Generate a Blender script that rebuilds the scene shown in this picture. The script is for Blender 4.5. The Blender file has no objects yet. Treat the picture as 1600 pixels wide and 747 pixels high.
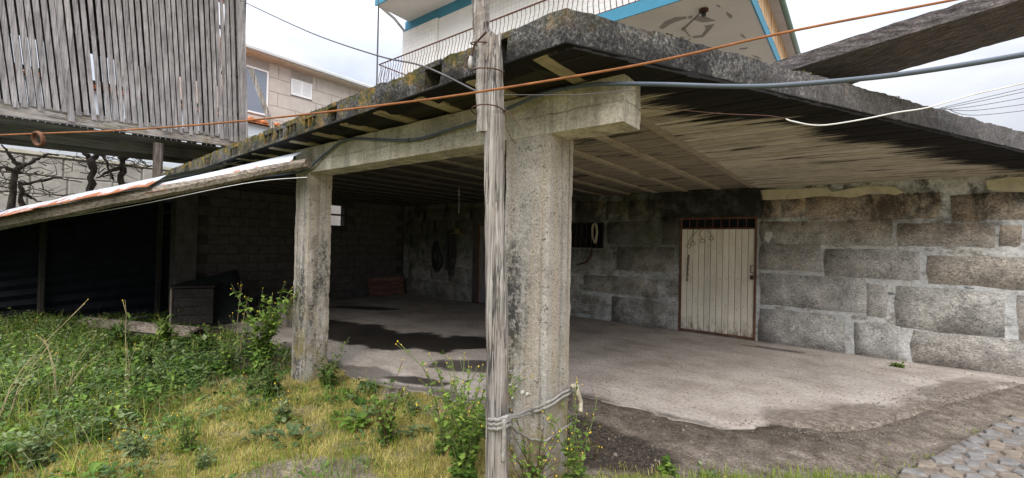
import bpy, bmesh, math, random
from mathutils import Vector, Matrix, noise as mnoise, Euler
R = math.radians
rng = random.Random(7)
scene = bpy.context.scene
COL = scene.collection

# ------------------------------------------------------------------ camera
F_PX = 689.5
cam_data = bpy.data.cameras.new('camera')
cam = bpy.data.objects.new('camera', cam_data)
COL.objects.link(cam)
cam_data.sensor_width = 36.0
cam_data.lens = F_PX / 1600 * 36.0
cam_data.clip_start = 0.05
cam_data.clip_end = 2000
CAM = Vector((0, 0, 1.55))
RC = Matrix.Rotation(R(38.1), 3, 'Z') @ Matrix.Rotation(R(90.62), 3, 'X') @ Matrix.Rotation(R(1.23), 3, 'Z')
cam.matrix_world = Matrix.Translation(CAM) @ RC.to_4x4()
scene.camera = cam

def ray(px, py):
    return RC @ Vector(((px - 800) / F_PX, -(py - 373.5) / F_PX, -1))
def on(px, py, axis, val):            # measured point of the photograph on a plane of the place
    d = ray(px, py)
    return CAM + d * ((val - CAM[axis]) / d[axis])
def deep(px, py, depth):
    return CAM + ray(px, py) * depth

# ------------------------------------------------------------------ sky, sun, exposure
SUN_EL, SUN_AZ = R(40), R(148)       # azimuth from +Y, clockwise
world = bpy.data.worlds.new('World')
scene.world = world
world.use_nodes = True
wn = world.node_tree
wn.nodes.clear()
def wnode(t, **kw):
    n = wn.nodes.new(t)
    for k, v in kw.items():
        if k in n.inputs: n.inputs[k].default_value = v
        else: setattr(n, k, v)
    return n
sky = wnode('ShaderNodeTexSky', sky_type='NISHITA', sun_disc=False, sun_elevation=SUN_EL, sun_rotation=SUN_AZ)
bg_sky = wnode('ShaderNodeBackground', Strength=0.09)
wn.links.new(sky.outputs[0], bg_sky.inputs[0])
tc = wnode('ShaderNodeTexCoord')
sep = wnode('ShaderNodeSeparateXYZ')
wn.links.new(tc.outputs['Generated'], sep.inputs[0])
mp = wnode('ShaderNodeMapping')
mp.inputs['Scale'].default_value = (1.0, 1.0, 2.6)
wn.links.new(tc.outputs['Generated'], mp.inputs[0])
cn = wnode('ShaderNodeTexNoise', Scale=2.1, Detail=7.0, Roughness=0.55, Distortion=0.4)
wn.links.new(mp.outputs[0], cn.inputs['Vector'])
cr = wnode('ShaderNodeValToRGB')
cr.color_ramp.elements[0].position = 0.36
cr.color_ramp.elements[0].color = (0.62, 0.67, 0.80, 1)
cr.color_ramp.elements[1].position = 0.64
cr.color_ramp.elements[1].color = (0.97, 0.98, 1.0, 1)
wn.links.new(cn.outputs[0], cr.inputs[0])
mr = wnode('ShaderNodeMapRange')      # overcast, the zenith made brighter than natural to light the scene
mr.inputs['From Min'].default_value = 0.0
mr.inputs['From Max'].default_value = 1.0
mr.inputs['To Min'].default_value = 0.43
mr.inputs['To Max'].default_value = 2.8
zz_ = wnode('ShaderNodeMath', operation='MULTIPLY')
wn.links.new(sep.outputs['Z'], zz_.inputs[0])
wn.links.new(sep.outputs['Z'], zz_.inputs[1])
wn.links.new(zz_.outputs[0], mr.inputs['Value'])
bg_cl = wnode('ShaderNodeBackground')
wn.links.new(cr.outputs[0], bg_cl.inputs[0])
wn.links.new(mr.outputs[0], bg_cl.inputs[1])
mx = wnode('ShaderNodeMixShader', Fac=0.93)
wn.links.new(bg_sky.outputs[0], mx.inputs[1])
wn.links.new(bg_cl.outputs[0], mx.inputs[2])
wo = wnode('ShaderNodeOutputWorld')
wn.links.new(mx.outputs[0], wo.inputs[0])

sun_d = bpy.data.lights.new('sun', 'SUN')
sun_d.energy = 1.5
sun_d.angle = R(35)
sun_d.color = (1.0, 0.95, 0.87)
sun = bpy.data.objects.new('sun', sun_d)
COL.objects.link(sun)
sd = Vector((math.sin(SUN_AZ) * math.cos(SUN_EL), math.cos(SUN_AZ) * math.cos(SUN_EL), math.sin(SUN_EL)))
sun.rotation_euler = sd.to_track_quat('Z', 'Y').to_euler()
sun.location = (-3, -6, 12)

vs = scene.view_settings
vs.view_transform = 'Standard'
vs.look = 'None'
vs.exposure = 0.9
vs.gamma = 1.0
vs.use_curve_mapping = False
scene.cycles.max_bounces = 8
scene.cycles.diffuse_bounces = 5
scene.cycles.use_denoising = True

# ------------------------------------------------------------------ mesh helpers
class MB:
    def __init__(s):
        s.v, s.f, s.t = [], [], []
    def add(s, vs_, fs, tone=0.5):
        o = len(s.v)
        s.v.extend([tuple(v) for v in vs_])
        s.f.extend([tuple(i + o for i in f) for f in fs])
        if isinstance(tone, (list, tuple)): s.t.extend(tone)
        else: s.t.extend([tone] * len(vs_))
        return s
    def hexa(s, p, tone=0.5):         # p: 4 bottom (ccw from above) then 4 top
        return s.add(p, [(3, 2, 1, 0), (4, 5, 6, 7), (0, 1, 5, 4), (1, 2, 6, 5), (2, 3, 7, 6), (3, 0, 4, 7)], tone)
    def box(s, x0, x1, y0, y1, z0, z1, tone=0.5):
        return s.hexa([(x0, y0, z0), (x1, y0, z0), (x1, y1, z0), (x0, y1, z0),
                       (x0, y0, z1), (x1, y0, z1), (x1, y1, z1), (x0, y1, z1)], tone)
    def beam(s, a, b, w, h, up=Vector((0, 0, 1)), tone=0.5):   # bar from a to b, width w, height h (centred)
        a, b = Vector(a), Vector(b)
        d = (b - a).normalized()
        up = Vector(up)
        sx = d.cross(up).normalized() * (w / 2)
        sz = sx.cross(d).normalized() * (h / 2)
        return s.hexa([a - sx - sz, a + sx - sz, b + sx - sz, b - sx - sz,
                       a - sx + sz, a + sx + sz, b + sx + sz, b - sx + sz], tone)
    def tube(s, pts, r, n=6, cap=True, tone=0.5, twist=0.0):
        pts = [Vector(p) for p in pts]
        rs = r if isinstance(r, (list, tuple)) else [r] * len(pts)
        o, vv, ff = 0, [], []
        ref = None
        for i, p in enumerate(pts):
            d = (pts[min(i + 1, len(pts) - 1)] - pts[max(i - 1, 0)]).normalized()
            if ref is None:
                ref = Vector((0, 0, 1)) if abs(d.z) < 0.9 else Vector((1, 0, 0))
            sx = d.cross(ref).normalized()
            sy = sx.cross(d).normalized()
            ref = sy
            for k in range(n):
                a = 2 * math.pi * k / n + twist * i
                vv.append(p + sx * (math.cos(a) * rs[i]) + sy * (math.sin(a) * rs[i]))
        for i in range(len(pts) - 1):
            for k in range(n):
                a, b = i * n + k, i * n + (k + 1) % n
                ff.append((a, b, b + n, a + n))
        if cap:
            ff.append(tuple(range(n - 1, -1, -1)))
            ff.append(tuple((len(pts) - 1) * n + k for k in range(n)))
        return s.add(vv, ff, tone)
    def ring(s, c, rad, r, axis, n=20, m=8):
        ax = Vector(axis).normalized()
        u = ax.orthogonal().normalized()
        w = ax.cross(u)
        vv, ff = [], []
        for i in range(n):
            a = 2 * math.pi * i / n
            dr = u * math.cos(a) + w * math.sin(a)
            for k in range(m):
                b = 2 * math.pi * k / m
                vv.append(Vector(c) + dr * (rad + r * math.cos(b)) + ax * (r * 1.6 * math.sin(b)))
        for i in range(n):
            for k in range(m):
                a, b = i * m + k, i * m + (k + 1) % m
                c2, d2 = ((i + 1) % n) * m + (k + 1) % m, ((i + 1) % n) * m + k
                ff.append((a, d2, c2, b))
        return s.add(vv, ff)
    def mesh(s, name, mat, origin=(0, 0, 0), smooth=False, bevel=0.0, rough=None, weld=False):
        me = bpy.data.meshes.new(name)
        o = Vector(origin)
        me.from_pydata([tuple(Vector(v) - o) for v in s.v], [], s.f)
        at = me.attributes.new('tone', 'FLOAT', 'POINT')
        at.data.foreach_set('value', s.t)
        if bevel or rough or weld:
            bm = bmesh.new()
            bm.from_mesh(me)
            if weld: bmesh.ops.remove_doubles(bm, verts=bm.verts, dist=0.0005)
            if rough:
                ln, amp, sc = rough   # subdivide to edge length ln, displace by amp, noise scale sc
                for _ in range(8):
                    es = [e for e in bm.edges if e.calc_length() > ln]
                    if not es: break
                    bmesh.ops.subdivide_edges(bm, edges=es, cuts=1, use_grid_fill=True)
                bmesh.ops.triangulate(bm, faces=[f for f in bm.faces if len(f.verts) > 4])
                bm.normal_update()
                off = []
                for v in bm.verts:
                    w = (v.co + o) * sc
                    edge = 1.0
                    ns = [f.normal for f in v.link_faces]
                    if ns and min(a.dot(b) for a in ns for b in ns) < 0.5: edge = 1.5
                    k = mnoise.noise(w) * 0.6 + mnoise.noise(w * 3.1) * 0.4
                    off.append(v.normal * (amp * edge * (k - 0.25 * (edge - 1))))
                for v, d in zip(bm.verts, off): v.co += d
                for e in bm.edges: e.smooth = not (len(e.link_faces) == 2 and e.calc_face_angle(0) > 0.75)
            elif bevel:
                bmesh.ops.remove_doubles(bm, verts=bm.verts, dist=0.0002)
                bmesh.ops.bevel(bm, geom=[e for e in bm.edges if e.is_manifold and e.calc_face_angle(0) > 0.5],
                                offset=bevel, segments=1, affect='EDGES', clamp_overlap=True)
            bm.to_mesh(me)
            bm.free()
        if smooth:
            me.polygons.foreach_set('use_smooth', [True] * len(me.polygons))
        if mat: me.materials.append(mat)
        me.update()
        return me
    def build(s, name, mat, parent=None, origin=None, label=None, **kw):
        if origin is None:
            origin = wloc(parent) if parent else (0, 0, 0)
        me = s.mesh(name, mat, origin, **kw)
        return link(name, me, parent, origin, label)
def wloc(o):
    p = Vector(o.location)
    while o.parent:
        o = o.parent
        p += o.location
    return p
def link(name, me, parent=None, origin=(0, 0, 0), label=None, rot=None):
    ob = bpy.data.objects.new(name, me)
    COL.objects.link(ob)
    if parent:
        ob.parent = parent
        ob.location = Vector(origin) - wloc(parent)
    else:
        ob.location = origin
    if rot: ob.rotation_euler = rot
    if label: ob['label'] = label
    return ob
def thing(name, label, cat, loc=(0, 0, 0), group=None, rot=None):
    o = bpy.data.objects.new(name, None)
    COL.objects.link(o)
    o.location = loc
    o.empty_display_size = 0.2
    if rot: o.rotation_euler = rot
    return tag(o, label, cat, group)
def tag(o, label, cat, group=None):
    o['label'] = label
    o['category'] = cat
    if group: o['group'] = group
    return o
def kind(o, k):
    o['kind'] = k
    return o
def kids(o):
    return [c for c in bpy.data.objects if c.parent == o]
def copy_tree(o, parent=None):
    c = o.copy()
    COL.objects.link(c)
    if parent: c.parent = parent
    for ch in kids(o): copy_tree(ch, c)
    return c
def nz(p, s=1.0):
    return mnoise.noise(Vector(p) * s)
def fbm(x, y, s, o=4):
    return mnoise.fractal(Vector((x * s, y * s, 3.7)), 1.0, 2.0, o)
def smooth01(a, b, x):
    t = max(0.0, min(1.0, (x - a) / (b - a)))
    return t * t * (3 - 2 * t)
def lerp(a, b, t): return a + (b - a) * t
def pw(x, pts):
    if x <= pts[0][0]: return pts[0][1]
    for (a, ya), (b, yb) in zip(pts, pts[1:]):
        if x <= b: return ya + (yb - ya) * (x - a) / (b - a)
    return pts[-1][1]

# ------------------------------------------------------------------ material helpers
class NB:
    def __init__(s, name, rough=0.9, spec=0.25):
        s.m = bpy.data.materials.new(name)
        s.m.use_nodes = True
        s.nt = s.m.node_tree
        s.b = s.nt.nodes['Principled BSDF']
        s.b.inputs['Roughness'].default_value = rough
        s.b.inputs['Specular IOR Level'].default_value = spec
        s._pos = None
    def n(s, t, **kw):
        n = s.nt.nodes.new(t)
        for k, v in kw.items(): setattr(n, k, v)
        return n
    def set(s, sock, v):
        if isinstance(v, bpy.types.NodeSocket): s.nt.links.new(v, sock)
        elif isinstance(v, tuple) and len(v) == 3 and sock.type == 'RGBA': sock.default_value = (*v, 1)
        else: sock.default_value = v
    def pos(s):
        if s._pos is None: s._pos = s.n('ShaderNodeNewGeometry').outputs['Position']
        return s._pos
    def normal_z(s):
        g = s.n('ShaderNodeNewGeometry')
        x = s.n('ShaderNodeSeparateXYZ')
        s.set(x.inputs[0], g.outputs['Normal'])
        return x.outputs[2]
    def xyz(s):
        x = s.n('ShaderNodeSeparateXYZ')
        s.set(x.inputs[0], s.pos())
        return x.outputs
    def rnd(s): return s.n('ShaderNodeObjectInfo').outputs['Random']
    def attr(s, name='tone'):
        a = s.n('ShaderNodeAttribute', attribute_name=name)
        return a.outputs['Fac']
    def vec(s, scale=(1, 1, 1), jitter=False):
        m = s.n('ShaderNodeMapping')
        s.set(m.inputs[0], s.pos())
        m.inputs['Scale'].default_value = scale
        if jitter:
            c = s.n('ShaderNodeCombineXYZ')
            r = s.math('MULTIPLY', s.rnd(), 57.0)
            for i in range(3): s.set(c.inputs[i], r)
            s.set(m.inputs['Location'], c.outputs[0])
        return m.outputs[0]
    def noise(s, scale, detail=5.0, rough=0.6, vec=None, dist=0.0):
        n = s.n('ShaderNodeTexNoise')
        s.set(n.inputs['Vector'], vec or s.pos())
        n.inputs['Scale'].default_value = scale
        n.inputs['Detail'].default_value = detail
        n.inputs['Roughness'].default_value = rough
        n.inputs['Distortion'].default_value = dist
        return n.outputs[0]
    def voro(s, scale, vec=None, feature='F1', out='Distance'):
        n = s.n('ShaderNodeTexVoronoi', feature=feature)
        s.set(n.inputs['Vector'], vec or s.pos())
        n.inputs['Scale'].default_value = scale
        return n.outputs[out]
    def ramp(s, fac, stops):
        r = s.n('ShaderNodeValToRGB')
        e = r.color_ramp.elements
        while len(e) < len(stops): e.new(0.5)
        for el, (p, c) in zip(e, stops):
            el.position = p
            el.color = (*c, 1) if isinstance(c, tuple) else (c, c, c, 1)
        s.set(r.inputs[0], fac)
        return r.outputs[0]
    def mix(s, fac, a, b, blend='MIX'):
        m = s.n('ShaderNodeMix', data_type='RGBA', blend_type=blend)
        s.set(m.inputs[0], fac)
        s.set(m.inputs[6], a)
        s.set(m.inputs[7], b)
        return m.outputs[2]
    def math(s, op, a, b=0.0, c=0.0):
        m = s.n('ShaderNodeMath', operation=op)
        for i, v in enumerate((a, b, c)): s.set(m.inputs[i], v)
        return m.outputs[0]
    def sstep(s, x, a, b):
        m = s.n('ShaderNodeMapRange', interpolation_type='SMOOTHSTEP')
        s.set(m.inputs['Value'], x)
        if a <= b:
            m.inputs['From Min'].default_value, m.inputs['From Max'].default_value = a, b
        else:
            m.inputs['From Min'].default_value, m.inputs['From Max'].default_value = b, a
            m.inputs['To Min'].default_value, m.inputs['To Max'].default_value = 1.0, 0.0
        return m.outputs[0]
    def band(s, x, a, b, soft=0.1):
        return s.math('MULTIPLY', s.sstep(x, a - soft, a + soft), s.sstep(x, b + soft, b - soft))
    def bump(s, h, strength=0.5, dist=0.01):
        b = s.n('ShaderNodeBump')
        b.inputs['Strength'].default_value = strength
        b.inputs['Distance'].default_value = dist
        s.set(b.inputs['Height'], h)
        s.set(s.b.inputs['Normal'], b.outputs[0])
    def done(s, col, rough=None, h=None, strength=0.5, dist=0.01):
        s.set(s.b.inputs['Base Color'], col)
        if rough is not None: s.set(s.b.inputs['Roughness'], rough)
        if h is not None: s.bump(h, strength, dist)
        return s.m

M = {}
def plain(name, col, rough=0.7, var=0.25, sc=3.0, metallic=0.0, jitter=True, bump=0.2):
    k = NB(name, rough)
    n = k.noise(sc, 6, 0.65, k.vec(jitter=jitter))
    d = tuple(c * (1 - var) for c in col)
    l = tuple(min(1, c * (1 + var)) for c in col)
    c = k.ramp(n, [(0.3, d), (0.7, l)])
    k.b.inputs['Metallic'].default_value = metallic
    M[name] = k.done(c, h=k.noise(sc * 12, 4), strength=bump, dist=0.004)
    return M[name]

def mat_column():
    k = NB('column_concrete', 0.92)
    c = k.ramp(k.noise(3.2, 9, 0.72), [(0.30, (0.37, 0.34, 0.305)), (0.5, (0.52, 0.48, 0.435)), (0.70, (0.66, 0.615, 0.56))])
    vb = k.noise(1.0, 4, 0.55, k.vec((10, 10, 0.3)))               # upright board marks
    c = k.mix(k.math('MULTIPLY', k.ramp(vb, [(0.47, 0.0), (0.54, 1.0)]), 0.55), c, (0.50, 0.415, 0.32))
    vd = k.noise(1.0, 5, 0.6, k.vec((16, 16, 0.25)))
    c = k.mix(k.math('MULTIPLY', k.ramp(vd, [(0.58, 0.0), (0.66, 1.0)]), 0.55), c, (0.20, 0.18, 0.155))
    x, y, z = k.xyz()
    agg = k.noise(85, 4, 0.8)                                      # exposed aggregate
    c = k.mix(1.0, c, k.ramp(agg, [(0.33, 0.45), (0.44, 0.88), (0.54, 1.03), (0.66, 1.25)]), 'MULTIPLY')
    st = k.noise(1.0, 7, 0.75, k.vec((5, 5, 1.1)))                 # black algae on the lower weather side
    leftm = k.sstep(k.math('ADD', x, k.math('MULTIPLY', k.noise(5, 4), 0.2)), -1.56, -1.84)
    lowm = k.math('MULTIPLY', k.sstep(z, 2.3, 1.0), k.math('ADD', k.math('MULTIPLY', leftm, 0.85), 0.22))
    fine = k.ramp(k.noise(30, 6, 0.8), [(0.42, 0.0), (0.54, 1.0)])
    stf = k.math('MULTIPLY', k.math('MULTIPLY', k.ramp(st, [(0.42, 0.0), (0.58, 1.0)]), lowm), k.math('ADD', k.math('MULTIPLY', fine, 0.75), 0.25))
    c = k.mix(k.math('MINIMUM', k.math('MULTIPLY', stf, 1.15), 0.95), c, (0.042, 0.042, 0.042))
    pit = k.ramp(k.noise(36, 4, 0.8), [(0.35, 1.0), (0.39, 0.0)])  # pits
    c = k.mix(k.math('MULTIPLY', pit, 0.85), c, (0.06, 0.055, 0.05))
    crumb = k.math('MULTIPLY', k.ramp(k.noise(1.0, 5, 0.7, k.vec((14, 14, 0.8))), [(0.60, 0.0), (0.66, 1.0)]), k.sstep(z, 1.3, 0.2))
    c = k.mix(k.math('MULTIPLY', crumb, 0.7), c, (0.075, 0.06, 0.04))
    li = k.math('MULTIPLY', k.ramp(k.noise(4.3, 7, 0.72), [(0.48, 0.0), (0.60, 1.0)]), k.sstep(z, 1.1, 0.2))
    c = k.mix(k.math('MULTIPLY', li, 0.7), c, (0.33, 0.265, 0.09))
    farw = k.math('MULTIPLY', k.sstep(x, -4.3, -4.7), k.ramp(k.noise(9, 7, 0.75), [(0.46, 0.0), (0.62, 1.0)]))
    c = k.mix(k.math('MULTIPLY', farw, 0.35), c, (0.26, 0.24, 0.205))
    h = k.math('SUBTRACT', k.math('ADD', agg, k.noise(16, 6, 0.7)), k.math('MULTIPLY', pit, 0.8))
    M['column'] = k.done(c, h=h, strength=1.0, dist=0.016)
def mat_beam():
    k = NB('beam_concrete', 0.92)
    c = k.ramp(k.noise(3.0, 8, 0.62), [(0.32, (0.31, 0.285, 0.235)), (0.5, (0.47, 0.435, 0.365)), (0.68, (0.63, 0.59, 0.505))])
    x, y, z = k.xyz()
    run = k.ramp(k.noise(1.0, 5, 0.65, k.vec((7, 7, 0.5))), [(0.48, 0.0), (0.64, 1.0)])
    c = k.mix(k.math('MULTIPLY', run, 0.6), c, (0.19, 0.18, 0.15))
    c = k.mix(1.0, c, k.ramp(k.noise(40, 5, 0.8), [(0.34, 0.55), (0.5, 1.0), (0.66, 1.25)]), 'MULTIPLY')
    grn = k.math('MULTIPLY', k.ramp(k.noise(2.2, 6, 0.7), [(0.5, 0.0), (0.68, 1.0)]), k.sstep(x, -1.9, -3.2))
    c = k.mix(k.math('MULTIPLY', grn, 0.6), c, (0.27, 0.26, 0.14))
    pit = k.ramp(k.noise(60, 3, 0.8), [(0.29, 1.0), (0.37, 0.0)])
    c = k.mix(k.math('MULTIPLY', pit, 0.6), c, (0.12, 0.11, 0.09))
    gap_ = k.ramp(k.noise(7, 5, 0.7), [(0.42, 0.25), (0.55, 1.0)])
    seam = k.math('MULTIPLY', k.band(k.math('ADD', z, k.math('MULTIPLY', k.noise(9, 6, 0.7), 0.05)), 2.440, 2.446, 0.005), gap_)
    c = k.mix(k.math('MULTIPLY', seam, 0.6), c, (0.16, 0.14, 0.11))
    h = k.math('SUBTRACT', k.noise(22, 7, 0.7), k.math('ADD', k.math('MULTIPLY', pit, 0.6), seam))
    M['beam'] = k.done(c, h=h, strength=0.7, dist=0.01)
def mat_fascia():
    k = NB('aggregate_concrete', 0.95)
    ag = k.noise(46, 5, 0.85)
    c = k.ramp(ag, [(0.36, (0.016, 0.016, 0.018)), (0.47, (0.065, 0.063, 0.065)), (0.56, (0.155, 0.148, 0.145)), (0.64, (0.33, 0.31, 0.285)), (0.72, (0.60, 0.55, 0.48))])
    big = k.ramp(k.noise(3.0, 7, 0.65), [(0.35, 0.45), (0.65, 1.5)])
    c = k.mix(1.0, c, big, 'MULTIPLY')
    pat = k.ramp(k.noise(5.5, 7, 0.7), [(0.58, 0.0), (0.66, 1.0)])
    c = k.mix(k.math('MULTIPLY', pat, 0.5), c, k.ramp(ag, [(0.4, (0.14, 0.11, 0.09)), (0.6, (0.48, 0.38, 0.29))]))
    x, y, z = k.xyz()
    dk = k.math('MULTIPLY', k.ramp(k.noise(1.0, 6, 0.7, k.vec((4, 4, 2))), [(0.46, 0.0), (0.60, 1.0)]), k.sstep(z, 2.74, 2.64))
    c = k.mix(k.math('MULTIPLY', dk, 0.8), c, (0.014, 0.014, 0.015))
    c = k.mix(k.math('MULTIPLY', k.sstep(y, 2.6, 4.5), 0.42), c, k.ramp(k.noise(20, 6, 0.75), [(0.34, (0.12, 0.11, 0.115)), (0.66, (0.33, 0.305, 0.31))]))
    mo = k.math('ADD', k.sstep(z, 2.64, 2.77), k.math('MULTIPLY', k.sstep(x, -1.7, -4.0), 0.4))
    mossm = k.math('MULTIPLY', k.ramp(k.noise(7, 8, 0.72), [(0.44, 0.0), (0.56, 1.0)]), k.math('MULTIPLY', mo, k.sstep(x, -0.6, -2.4)))
    mc = k.ramp(k.noise(11, 5, 0.7), [(0.40, (0.045, 0.05, 0.016)), (0.52, (0.13, 0.115, 0.03)), (0.63, (0.36, 0.20, 0.04))])
    c = k.mix(k.math('MINIMUM', k.math('MULTIPLY', mossm, 1.2), 0.9), c, mc)
    c = k.mix(k.sstep(z, 2.612, 2.600), c, (0.014, 0.013, 0.013))  # shade on the underside of the fascia, painted in as black
    M['fascia'] = k.done(c, h=k.math('ADD', ag, k.noise(18, 5)), strength=1.0, dist=0.02)
def soffit_mold(k, base):
    x, y, z = k.xyz()
    # damp black edge along the free edge of the slab, ragged along the boards; d = metres inside the edge
    d = k.math('SUBTRACT', k.math('MULTIPLY', k.math('ADD', y, -1.95), 0.472), k.math('MULTIPLY', k.math('ADD', x, 1.2), 0.882))
    rag = k.noise(1.0, 6, 0.75, k.vec((0.8, 15, 1)))
    big = k.noise(0.9, 3, 0.5)
    lim = k.math('ADD', k.math('MULTIPLY', rag, 1.5), k.math('MULTIPLY', big, 0.9))
    m = k.sstep(k.math('SUBTRACT', d, lim), -0.58, -0.78)
    c = k.mix(k.math('MULTIPLY', m, 0.97), base, (0.010, 0.010, 0.013))
    # isolated mould stretched along the boards
    st = k.noise(1.0, 6, 0.7, k.vec((0.9, 7, 1)))
    c = k.mix(k.math('MULTIPLY', k.ramp(st, [(0.56, 0.0), (0.63, 1.0)]), 0.85), c, (0.03, 0.028, 0.026))
    hl = k.noise(1.0, 7, 0.75, k.vec((3.5, 60, 1)))
    c = k.mix(k.math('MULTIPLY', k.ramp(hl, [(0.35, 1.0), (0.41, 0.0)]), 0.4), c, (0.10, 0.09, 0.07))
    return c
def mat_soffit():
    k = NB('board_marked_concrete', 0.92)
    t = k.attr('tone')
    gr = k.noise(1.0, 7, 0.75, k.vec((13, 48, 1)))
    c = k.ramp(k.noise(5, 7, 0.7), [(0.3, (0.38, 0.345, 0.275)), (0.5, (0.49, 0.445, 0.36)), (0.7, (0.58, 0.53, 0.435))])
    c = k.mix(1.0, c, k.ramp(gr, [(0.34, 0.80), (0.48, 0.98), (0.64, 1.07)]), 'MULTIPLY')
    c = k.mix(1.0, c, k.ramp(t, [(0.0, 0.82), (1.0, 1.10)]), 'MULTIPLY')
    c = soffit_mold(k, c)
    k.b.inputs['Specular IOR Level'].default_value = 0.04
    M['soffit'] = k.done(c, h=gr, strength=0.6, dist=0.008)
def mat_rib():
    k = NB('rib_concrete', 0.9)
    c = k.ramp(k.noise(5, 7, 0.65), [(0.3, (0.24, 0.20, 0.145)), (0.5, (0.34, 0.29, 0.215)), (0.7, (0.43, 0.37, 0.275))])
    st = k.ramp(k.noise(1.0, 5, 0.7, k.vec((6, 1.2, 3))), [(0.56, 0.0), (0.68, 1.0)])
    c = k.mix(k.math('MULTIPLY', st, 0.55), c, (0.07, 0.06, 0.05))
    x, y, z = k.xyz()
    c = k.mix(k.math('MULTIPLY', k.math('MULTIPLY', k.sstep(x, -2.6, -5.5), k.sstep(y, 2.5, 3.3)), 0.88), c, (0.045, 0.040, 0.036))  # indoor gloom put into the rib colour, deeper in the shed
    M['rib'] = k.done(c, h=k.noise(30, 5), strength=0.4)
def mat_infill():
    k = NB('infill_concrete', 0.95)
    x, y, z = k.xyz()
    gr = k.noise(1.0, 6, 0.7, k.vec((3, 30, 1)))
    c = k.ramp(gr, [(0.3, (0.15, 0.125, 0.095)), (0.52, (0.27, 0.23, 0.175)), (0.7, (0.38, 0.33, 0.25))])
    dark = k.ramp(k.noise(1.0, 6, 0.7, k.vec((1.2, 4, 1))), [(0.53, 0.0), (0.64, 1.0)])
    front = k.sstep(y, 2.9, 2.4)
    c = k.mix(k.math('MAXIMUM', k.math('MULTIPLY', dark, 0.85), k.math('MULTIPLY', front, 0.94)), c, (0.018, 0.017, 0.016))  # front mask: shade below the overhang, put into the infill colour
    c = k.mix(k.math('MULTIPLY', k.sstep(x, -2.2, -5.0), 0.9), c, (0.022, 0.020, 0.019))  # infill colour also carries the gloom of the inner bays
    M['infill'] = k.done(c, h=gr, strength=0.6)
def mat_stone():
    k = NB('granite', 0.9)
    vj = k.vec((1, 1, 1), jitter=True)
    r = k.rnd()
    base = k.ramp(r, [(0.0, (0.37, 0.34, 0.305)), (0.35, (0.43, 0.415, 0.385)), (0.7, (0.49, 0.48, 0.46)), (1.0, (0.41, 0.365, 0.315))])
    x, y, z = k.xyz()
    warm = k.math('MULTIPLY', k.sstep(k.math('ADD', z, k.math('MULTIPLY', x, 0.05)), 1.55, 2.15), k.ramp(k.noise(3, 5), [(0.3, 0.4), (0.6, 1.0)]))
    c = k.mix(k.math('MULTIPLY', warm, 0.8), base, (0.40, 0.29, 0.19))
    gr = k.noise(1.0, 6, 0.85, k.vec((34, 34, 50), jitter=True))
    c = k.mix(1.0, c, k.ramp(gr, [(0.36, 0.30), (0.46, 0.82), (0.55, 1.10), (0.66, 1.8)]), 'MULTIPLY')
    bl = k.ramp(k.noise(4, 7, 0.75, vj), [(0.34, 0.55), (0.62, 1.25)])
    c = k.mix(1.0, c, bl, 'MULTIPLY')
    cry = k.ramp(k.noise(60, 3, 0.8), [(0.60, 0.0), (0.67, 1.0)])
    c = k.mix(k.math('MULTIPLY', cry, 0.55), c, (0.66, 0.64, 0.60))
    tn = k.attr('tone')
    sm = k.sstep(k.math('ADD', tn, k.math('MULTIPLY', k.math('SUBTRACT', k.noise(7, 7, 0.75), 0.5), 2.2)), 0.62, 0.95)
    c = k.mix(k.math('MULTIPLY', sm, 0.9), c, k.ramp(k.noise(6, 8, 0.7), [(0.30, (0.38, 0.38, 0.37)), (0.68, (0.58, 0.58, 0.57))]))
    ck = k.math('MULTIPLY', k.ramp(k.math('ABSOLUTE', k.math('SUBTRACT', k.noise(2.2, 5, 0.65, vj), 0.5)), [(0.0, 1.0), (0.008, 0.0)]), k.ramp(k.noise(1.7, 3, 0.5, vj), [(0.5, 0.0), (0.58, 1.0)]))
    c = k.mix(k.math('MULTIPLY', ck, 0.8), c, (0.04, 0.035, 0.03))
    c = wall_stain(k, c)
    M['stone'] = k.done(c, h=k.math('ADD', gr, k.math('MULTIPLY', k.noise(9, 5), 1.5)), strength=1.0, dist=0.022)
def wall_stain(k, c):
    x, y, z = k.xyz()
    # moss and soot on the sheltered part of the wall
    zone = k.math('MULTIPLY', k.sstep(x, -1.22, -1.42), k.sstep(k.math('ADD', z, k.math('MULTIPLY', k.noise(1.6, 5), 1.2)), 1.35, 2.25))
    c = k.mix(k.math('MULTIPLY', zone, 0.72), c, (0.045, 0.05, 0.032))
    gm = k.math('MULTIPLY', k.ramp(k.noise(2.3, 6, 0.7), [(0.48, 0.0), (0.62, 1.0)]), k.sstep(x, -1.3, -3.4))
    c = k.mix(k.math('MULTIPLY', gm, 0.62), c, (0.075, 0.088, 0.042))
    # black mould over the door head
    bz = k.math('MULTIPLY', k.band(k.math('ADD', x, k.math('MULTIPLY', k.noise(2.5, 5), 0.5)), -2.75, -0.92, 0.16), k.sstep(k.math('ADD', z, k.math('MULTIPLY', k.noise(4, 5), 0.25)), 2.10, 2.28))
    bz = k.math('MULTIPLY', bz, k.ramp(k.noise(5, 7, 0.75), [(0.34, 0.55), (0.55, 1.0)]))
    c = k.mix(k.math('MULTIPLY', bz, 0.95), c, (0.016, 0.018, 0.015))
    # soot drips near the top on the open part
    sp = k.math('MULTIPLY', k.ramp(k.noise(1.0, 6, 0.75, k.vec((2.2, 1, 1.3))), [(0.47, 0.0), (0.57, 1.0)]), k.sstep(z, 1.5, 2.3))
    c = k.mix(k.math('MULTIPLY', sp, 0.8), c, (0.022, 0.022, 0.02))
    # darker brown towards the inner end
    return k.mix(k.math('MULTIPLY', k.sstep(x, -4.5, -7.5), 0.3), c, (0.10, 0.085, 0.07))
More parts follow.
